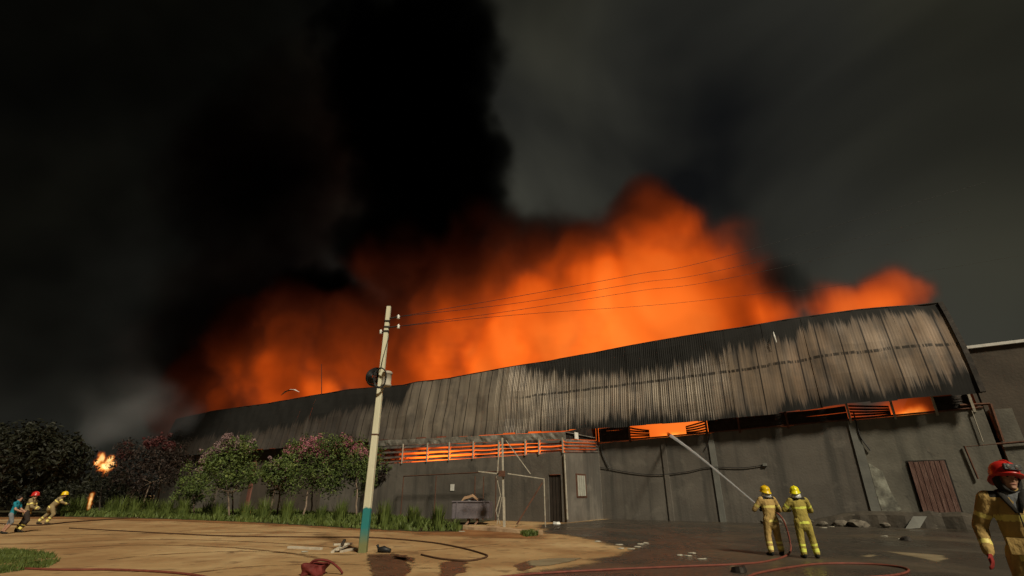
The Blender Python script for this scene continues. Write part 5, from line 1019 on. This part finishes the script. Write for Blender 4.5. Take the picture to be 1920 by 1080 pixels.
FOGN = []
def fog(name, res, blobs, mat, warp=(0.10, 6.0), ns=0.17, namp=1.0, thr=0.0, soft=0.30, heats=None, hn=(0.13, 0.40, 1.28), seed=0.0, zmin=1.0, omin=2.0, top=90, stretch=(1, 1, 1)):
    """smooth union of billows, eroded by noise; with heats the grid holds density x heat instead of density"""
    lo = [min(c[i] - r[i] * 1.25 for c, r, _ in blobs) for i in range(3)]; hi = [max(c[i] + r[i] * 1.25 for c, r, _ in blobs) for i in range(3)]
    lo[2] = max(lo[2], zmin); lo[1] = max(lo[1], omin); hi[2] = min(hi[2], top)
    FOGN.append(name); q = len(FOGN); res = res * (1 + 0.013 * q)      # no two grids share a face
    lo = [a - 0.037 * q * (1 + 0.31 * i) for i, a in enumerate(lo)]
    me = bpy.data.meshes.new(name); ob = bpy.data.objects.new(name, me); C.objects.link(ob); ob.matrix_world = FRAME
    g = bpy.data.node_groups.new(name, 'GeometryNodeTree')
    g.interface.new_socket('Geometry', in_out='OUTPUT', socket_type='NodeSocketGeometry')
    out = g.nodes.new('NodeGroupOutput')
    vc = N(g, 'GeometryNodeVolumeCube'); vc.inputs['Min'].default_value = lo; vc.inputs['Max'].default_value = hi
    for k, a in zip('XYZ', range(3)): vc.inputs['Resolution ' + k].default_value = max(4, int((hi[a] - lo[a]) / res) + a)
    def put(n, args):
        for i, v in enumerate(args):
            if v is None: continue
            if hasattr(v, 'is_output'): L(g, v, n.inputs[i])
            else: n.inputs[i].default_value = v
        return n
    def vm(op, *a):
        n = put(N(g, 'ShaderNodeVectorMath', _operation=op), a)
        return n.outputs['Value'] if op in ('LENGTH', 'DOT_PRODUCT') else n.outputs['Vector']
    def m(op, *a): return put(N(g, 'ShaderNodeMath', _operation=op), a).outputs[0]
    pos = N(g, 'GeometryNodeInputPosition').outputs[0]
    pos2 = vm('ADD', vm('MULTIPLY', pos, stretch), (seed, seed * .7, seed * 1.3))
    wn = N(g, 'ShaderNodeTexNoise', Scale=warp[0], Detail=2.0); L(g, pos2, wn.inputs['Vector'])
    wv = vm('MULTIPLY', vm('SUBTRACT', wn.outputs['Color'], (0.5, 0.5, 0.5)), (warp[1],) * 3)
    P = vm('ADD', pos, wv)
    def union(bl):
        acc = None
        for (c, r, wt) in bl:
            q = vm('MULTIPLY', vm('SUBTRACT', P, tuple(c)), tuple(1 / x for x in r))
            f = m('MULTIPLY', m('SUBTRACT', 1.0, vm('LENGTH', q)), wt)
            acc = f if acc is None else m('SMOOTH_MAX', acc, f, 0.25)
        return acc
    fn = N(g, 'ShaderNodeTexNoise', Scale=ns, Detail=5.0, Roughness=0.55); L(g, vm('ADD', pos2, wv), fn.inputs['Vector'])
    e = m('ADD', union(blobs), m('MULTIPLY', m('SUBTRACT', fn.outputs['Fac'], 0.5), namp))
    mr = N(g, 'ShaderNodeMapRange', _interpolation_type='SMOOTHSTEP'); L(g, e, mr.inputs[0])
    mr.inputs[1].default_value = thr; mr.inputs[2].default_value = thr + soft
    d = mr.outputs[0]
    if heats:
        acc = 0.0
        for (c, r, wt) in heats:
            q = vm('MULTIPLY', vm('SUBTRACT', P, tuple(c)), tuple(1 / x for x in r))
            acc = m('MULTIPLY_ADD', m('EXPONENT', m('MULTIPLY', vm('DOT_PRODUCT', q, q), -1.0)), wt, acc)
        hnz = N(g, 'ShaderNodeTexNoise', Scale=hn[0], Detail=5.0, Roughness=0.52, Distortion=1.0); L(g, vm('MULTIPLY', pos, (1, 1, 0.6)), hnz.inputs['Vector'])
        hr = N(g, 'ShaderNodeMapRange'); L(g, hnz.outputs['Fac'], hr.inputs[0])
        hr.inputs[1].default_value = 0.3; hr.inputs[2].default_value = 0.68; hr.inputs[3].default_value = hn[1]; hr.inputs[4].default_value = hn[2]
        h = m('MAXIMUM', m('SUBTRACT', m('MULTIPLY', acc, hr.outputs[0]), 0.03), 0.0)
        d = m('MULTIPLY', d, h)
    L(g, d, vc.inputs['Density'])
    sm = N(g, 'GeometryNodeSetMaterial'); sm.inputs['Material'].default_value = mat
    L(g, vc.outputs[0], sm.inputs[0]); L(g, sm.outputs[0], out.inputs[0])
    md = ob.modifiers.new('fog', 'NODES'); md.node_group = g
    me.materials.append(mat)
    return ob

VSTEP = 4.0
def fog_material(name, absorb=0.35, ramp=None, scatter=None, step=VSTEP, tint=(0, 0, 0)):
    m = bpy.data.materials.new(name); m.use_nodes = True; t = m.node_tree; t.nodes.clear()
    o = N(t, 'ShaderNodeOutputMaterial'); a = N(t, 'ShaderNodeAttribute', _attribute_name='density')
    sh = None
    if ramp:
        cr = N(t, 'ShaderNodeValToRGB'); L(t, a.outputs['Fac'], cr.inputs[0]); k = cr.color_ramp
        while len(k.elements) < len(ramp): k.elements.new(0.5)
        for el, (p, c) in zip(k.elements, ramp): el.position = p; el.color = (*c, 1)
        em = N(t, 'ShaderNodeEmission', Strength=absorb); L(t, cr.outputs[0], em.inputs[0]); sh = em
    else:
        d = N(t, 'ShaderNodeMath', _operation='MULTIPLY'); L(t, a.outputs['Fac'], d.inputs[0]); d.inputs[1].default_value = absorb
        ab = N(t, 'ShaderNodeVolumeAbsorption'); ab.inputs['Color'].default_value = (*tint, 1); L(t, d.outputs[0], ab.inputs['Density']); sh = ab
        if scatter:
            d2 = N(t, 'ShaderNodeMath', _operation='MULTIPLY'); L(t, a.outputs['Fac'], d2.inputs[0]); d2.inputs[1].default_value = scatter[0]
            vs = N(t, 'ShaderNodeVolumeScatter'); vs.inputs['Color'].default_value = (*scatter[1], 1); L(t, d2.outputs[0], vs.inputs['Density'])
            ad = N(t, 'ShaderNodeAddShader'); L(t, ab.outputs[0], ad.inputs[0]); L(t, vs.outputs[0], ad.inputs[1]); sh = ad
    L(t, sh.outputs[0], o.inputs['Volume'])
    m.cycles.volume_step_rate = step
    return m
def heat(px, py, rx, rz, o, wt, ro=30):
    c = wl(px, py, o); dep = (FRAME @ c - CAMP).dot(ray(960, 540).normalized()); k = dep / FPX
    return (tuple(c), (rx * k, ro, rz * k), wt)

FIRE = [blob(*a) for a in (
    (1215, 400, 75, 12), (1240, 470, 105, 11), (1150, 520, 140, 10), (1300, 560, 118, 10), (1405, 585, 55, 8),
    (1010, 540, 150, 12), (880, 590, 150, 12), (1240, 620, 220, 9), (1000, 660, 170, 9),
    (700, 650, 120, 14), (560, 690, 100, 14), (440, 740, 60, 14), (800, 690, 120, 12),
    (1555, 562, 62, 8), (1640, 566, 66, 8), (1710, 572, 42, 8), (330, 775, 50, 14), (360, 750, 60, 14), (500, 655, 115, 15), (600, 610, 130, 15), (400, 710, 85, 15))] + [(Vector((s_, 7.5, 4.5)), (4.5, 4.5, 4.5), 1.0) for s_ in range(-58, 21, 6)]
COLUMN = [blob(*a) for a in (
    (790, 470, 140, 12), (700, 450, 90, 10, 0.9), (800, 330, 165, 12), (885, 300, 92, 11), (770, 160, 180, 12), (850, 130, 80, 12), (740, -20, 200, 12), (860, 30, 80, 12),
    (1462, 535, 42, 6), (1490, 560, 30, 6), (900, 420, 90, 11))]
BROWN = [blob(*a) for a in ((690, 300, 200, 13), (600, 120, 260, 14), (620, 420, 150, 14, 0.8), (480, 300, 230, 16, 0.9), (470, 560, 190, 16, 0.9), (560, 520, 140, 15, 0.8), (400, 90, 260, 16), (380, 660, 140, 18, 0.8), (640, -60, 260, 13), (900, 480, 130, 10, 0.6))]
def wblob(px, py, rp, Y, wt=1.0, el=(1, 1, 1)):
    p = at(px, py, Y); r = rp / FPX * (p - CAMP).dot(ray(960, 540).normalized()); return (FINV @ p, (r * el[0], r * el[1], r * el[2]), wt)
VEIL = [wblob(*a) for a in ((380, 330, 280, 50), (330, 20, 360, 45), (40, 300, 330, 45), (60, 0, 340, 42), (100, 560, 240, 50), (350, 600, 180, 60), (600, -60, 250, 45), (-200, 400, 400, 45))]
HEATS = [heat(1240, 665, 300, 180, 9, 0.86), heat(1255, 460, 120, 150, 9, 0.5), heat(960, 680, 290, 155, 9, 0.72), heat(480, 620, 200, 150, 16, 0.08), heat(570, 750, 340, 120, 14, 0.64), heat(1620, 580, 130, 75, 8, 0.85), heat(800, 520, 330, 160, 11, 0.07), heat(1468, 530, 42, 62, 6, -0.9, ro=9), heat(730, 430, 130, 85, 12, -0.3, ro=45),  # weights also make smoke glow as if firelit; negative ones dim it
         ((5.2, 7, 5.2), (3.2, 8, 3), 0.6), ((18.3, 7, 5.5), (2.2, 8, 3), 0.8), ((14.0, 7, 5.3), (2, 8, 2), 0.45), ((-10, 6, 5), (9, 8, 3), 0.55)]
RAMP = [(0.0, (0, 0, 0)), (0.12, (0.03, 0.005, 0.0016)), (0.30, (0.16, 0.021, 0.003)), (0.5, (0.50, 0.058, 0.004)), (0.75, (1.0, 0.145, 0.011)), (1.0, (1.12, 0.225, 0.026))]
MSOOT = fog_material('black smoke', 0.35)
MFIREGLOW = fog_material('flames', 0.35, RAMP)
MVEIL = fog_material('thin smoke', 0.07)
tag(fog('dense_smoke', 0.5, FIRE, MSOOT), 'dense smoke wrapped in the flames above the warehouse', 'smoke', kind='stuff')
tag(fog('black_smoke', 0.6, COLUMN, fog_material('black smoke column', 0.32), soft=0.42, namp=1.05, thr=0.0), 'black smoke column rising from the burning warehouse', 'smoke', kind='stuff')
tag(fog('flames', 0.5, FIRE + COLUMN, MFIREGLOW, heats=HEATS), 'huge orange flames and smoke with painted-in fire glow above the warehouse roofline', 'fire', kind='stuff')  # firelight on the smoke is put in as emission, along with the flames
tag(fog('thin_smoke', 1.2, VEIL, MVEIL, soft=0.7, namp=0.9, thr=-0.1, omin=-60), 'thin dark smoke veiling the night sky at the left', 'smoke', kind='stuff')
tag(fog('fire_tinted_smoke', 0.9, BROWN, fog_material('brown smoke', 0.09, tint=(0.42, 0.16, 0.08)), soft=0.9, namp=1.1, thr=0.0, omin=1.5), 'ragged smoke tinted brown for firelight, trailing left of the black column', 'smoke', kind='stuff')  # red-brown tint stands in for firelight scattered by the smoke
# fire inside the annex, glowing through its louvres
AB = [(Vector((s_, OJ + 2.0, 4.2)), (1.6, 1.5, 0.9), 1.0) for s_ in (-17, -15, -13, -11, -9, -7, -5, -3, -1.2)]
tag(fog('annex_flames', 0.2, AB, fog_material('annex flames', 1.2, RAMP, step=2.0), warp=(0.5, 0.6), ns=0.8, namp=0.7, heats=[((-11.5, OJ + 2, 4.2), (4.5, 4, 1.2), 1.1), ((-3, OJ + 2, 4.2), (3, 4, 1), 0.5)], zmin=3, omin=-20, top=4.9), 'orange fire inside the annex behind its louvres', 'fire', kind='stuff')
# small fires at the left: in the tree, on the ground, and a glow under the trees
RAMP2 = [(0.0, (0, 0, 0)), (0.2, (0.35, 0.05, 0.004)), (0.5, (1.0, 0.28, 0.03)), (0.8, (1.4, 0.75, 0.18)), (1.0, (1.6, 1.1, 0.45))]
MSF = fog_material('small flames', 1.5, RAMP2, step=2.0)
FE = (1.0, 0.9, 1.25)
for nm, bl, lab, hw in (
    ('tree_fire', [wblob(x, y, r_, 49, 1, FE) for x, y, r_ in ((184, 866, 9), (193, 860, 9), (206, 862, 8), (211, 872, 8), (200, 874, 11), (189, 877, 9), (197, 888, 7), (186, 852, 5))], 'bright orange fire burning in the small tree at the left', 1.3),
    ('ground_fire', [wblob(173, 928, 6, 43, 1, FE), wblob(170, 936, 7, 43, 1, FE), wblob(168, 944, 6.5, 43, 1, FE), wblob(166, 951, 5, 43)], 'small upright yellow flame on the ground below the burning tree', 1.8),
    ('ground_fire', [wblob(469, 962, 4, 40.5)], 'tiny bright flame under the trees by the reddish column', 1.4)):
    c = [sum(b[0][i] for b in bl) / len(bl) for i in range(3)]
    ob = fog(nm, 0.07, bl, MSF, warp=(1.6, 0.55), ns=1.7, namp=1.5, thr=0.05, soft=0.6, heats=[(tuple(c), (1.9, 4, 1.5), hw)], hn=(1.6, 0.3, 1.3), stretch=(1.3, 1.3, 0.6), zmin=0.0, omin=-60)
    tag(ob, lab, 'fire', kind='stuff')
ME = fog_material('eave flames', 0.9, RAMP2, step=2.0)
for cs, cz_, lab in (((4.6, 5.2, 5.9), 5.15, 'yellow flame core inside the open gap where the water jet lands'), ((17.9, 18.6, 19.1), 5.6, 'orange flame core inside the open gap above the plank door')):
    bl = [(Vector((c_, 1.5 + 0.3 * k, cz_ + 0.12 * k)), (0.75, 0.5, 0.5), 1.0) for k, c_ in enumerate(cs)]
    tag(fog('eave_flames', 0.12, bl, ME, warp=(1.2, 0.5), ns=1.6, namp=1.2, thr=0.0, soft=0.7, heats=[((cs[1], 1.7, cz_), (0.9, 2, 0.6), 1.0)], hn=(1.5, 0.4, 1.2), omin=0.5), lab, 'fire', kind='stuff')
# pale drifting smoke at the left end
GSM = [wblob(190, 810, 40, 52), wblob(230, 770, 55, 54), wblob(260, 720, 60, 56), wblob(300, 780, 60, 58, 0.8), wblob(250, 650, 60, 58, 0.7), wblob(340, 800, 40, 58, 0.8), wblob(190, 740, 50, 54, 0.6), wblob(210, 850, 22, 48, 0.8)]
ob = fog('pale_smoke', 0.5, GSM, fog_material('pale smoke', 0.02, scatter=(0.075, (0.8, 0.83, 0.88))), warp=(0.12, 6.0), ns=0.2, namp=1.3, thr=0.0, soft=0.8, zmin=0.5, omin=-60, seed=11)
tag(ob, 'pale grey smoke drifting at the far left end of the warehouse', 'smoke', kind='stuff')
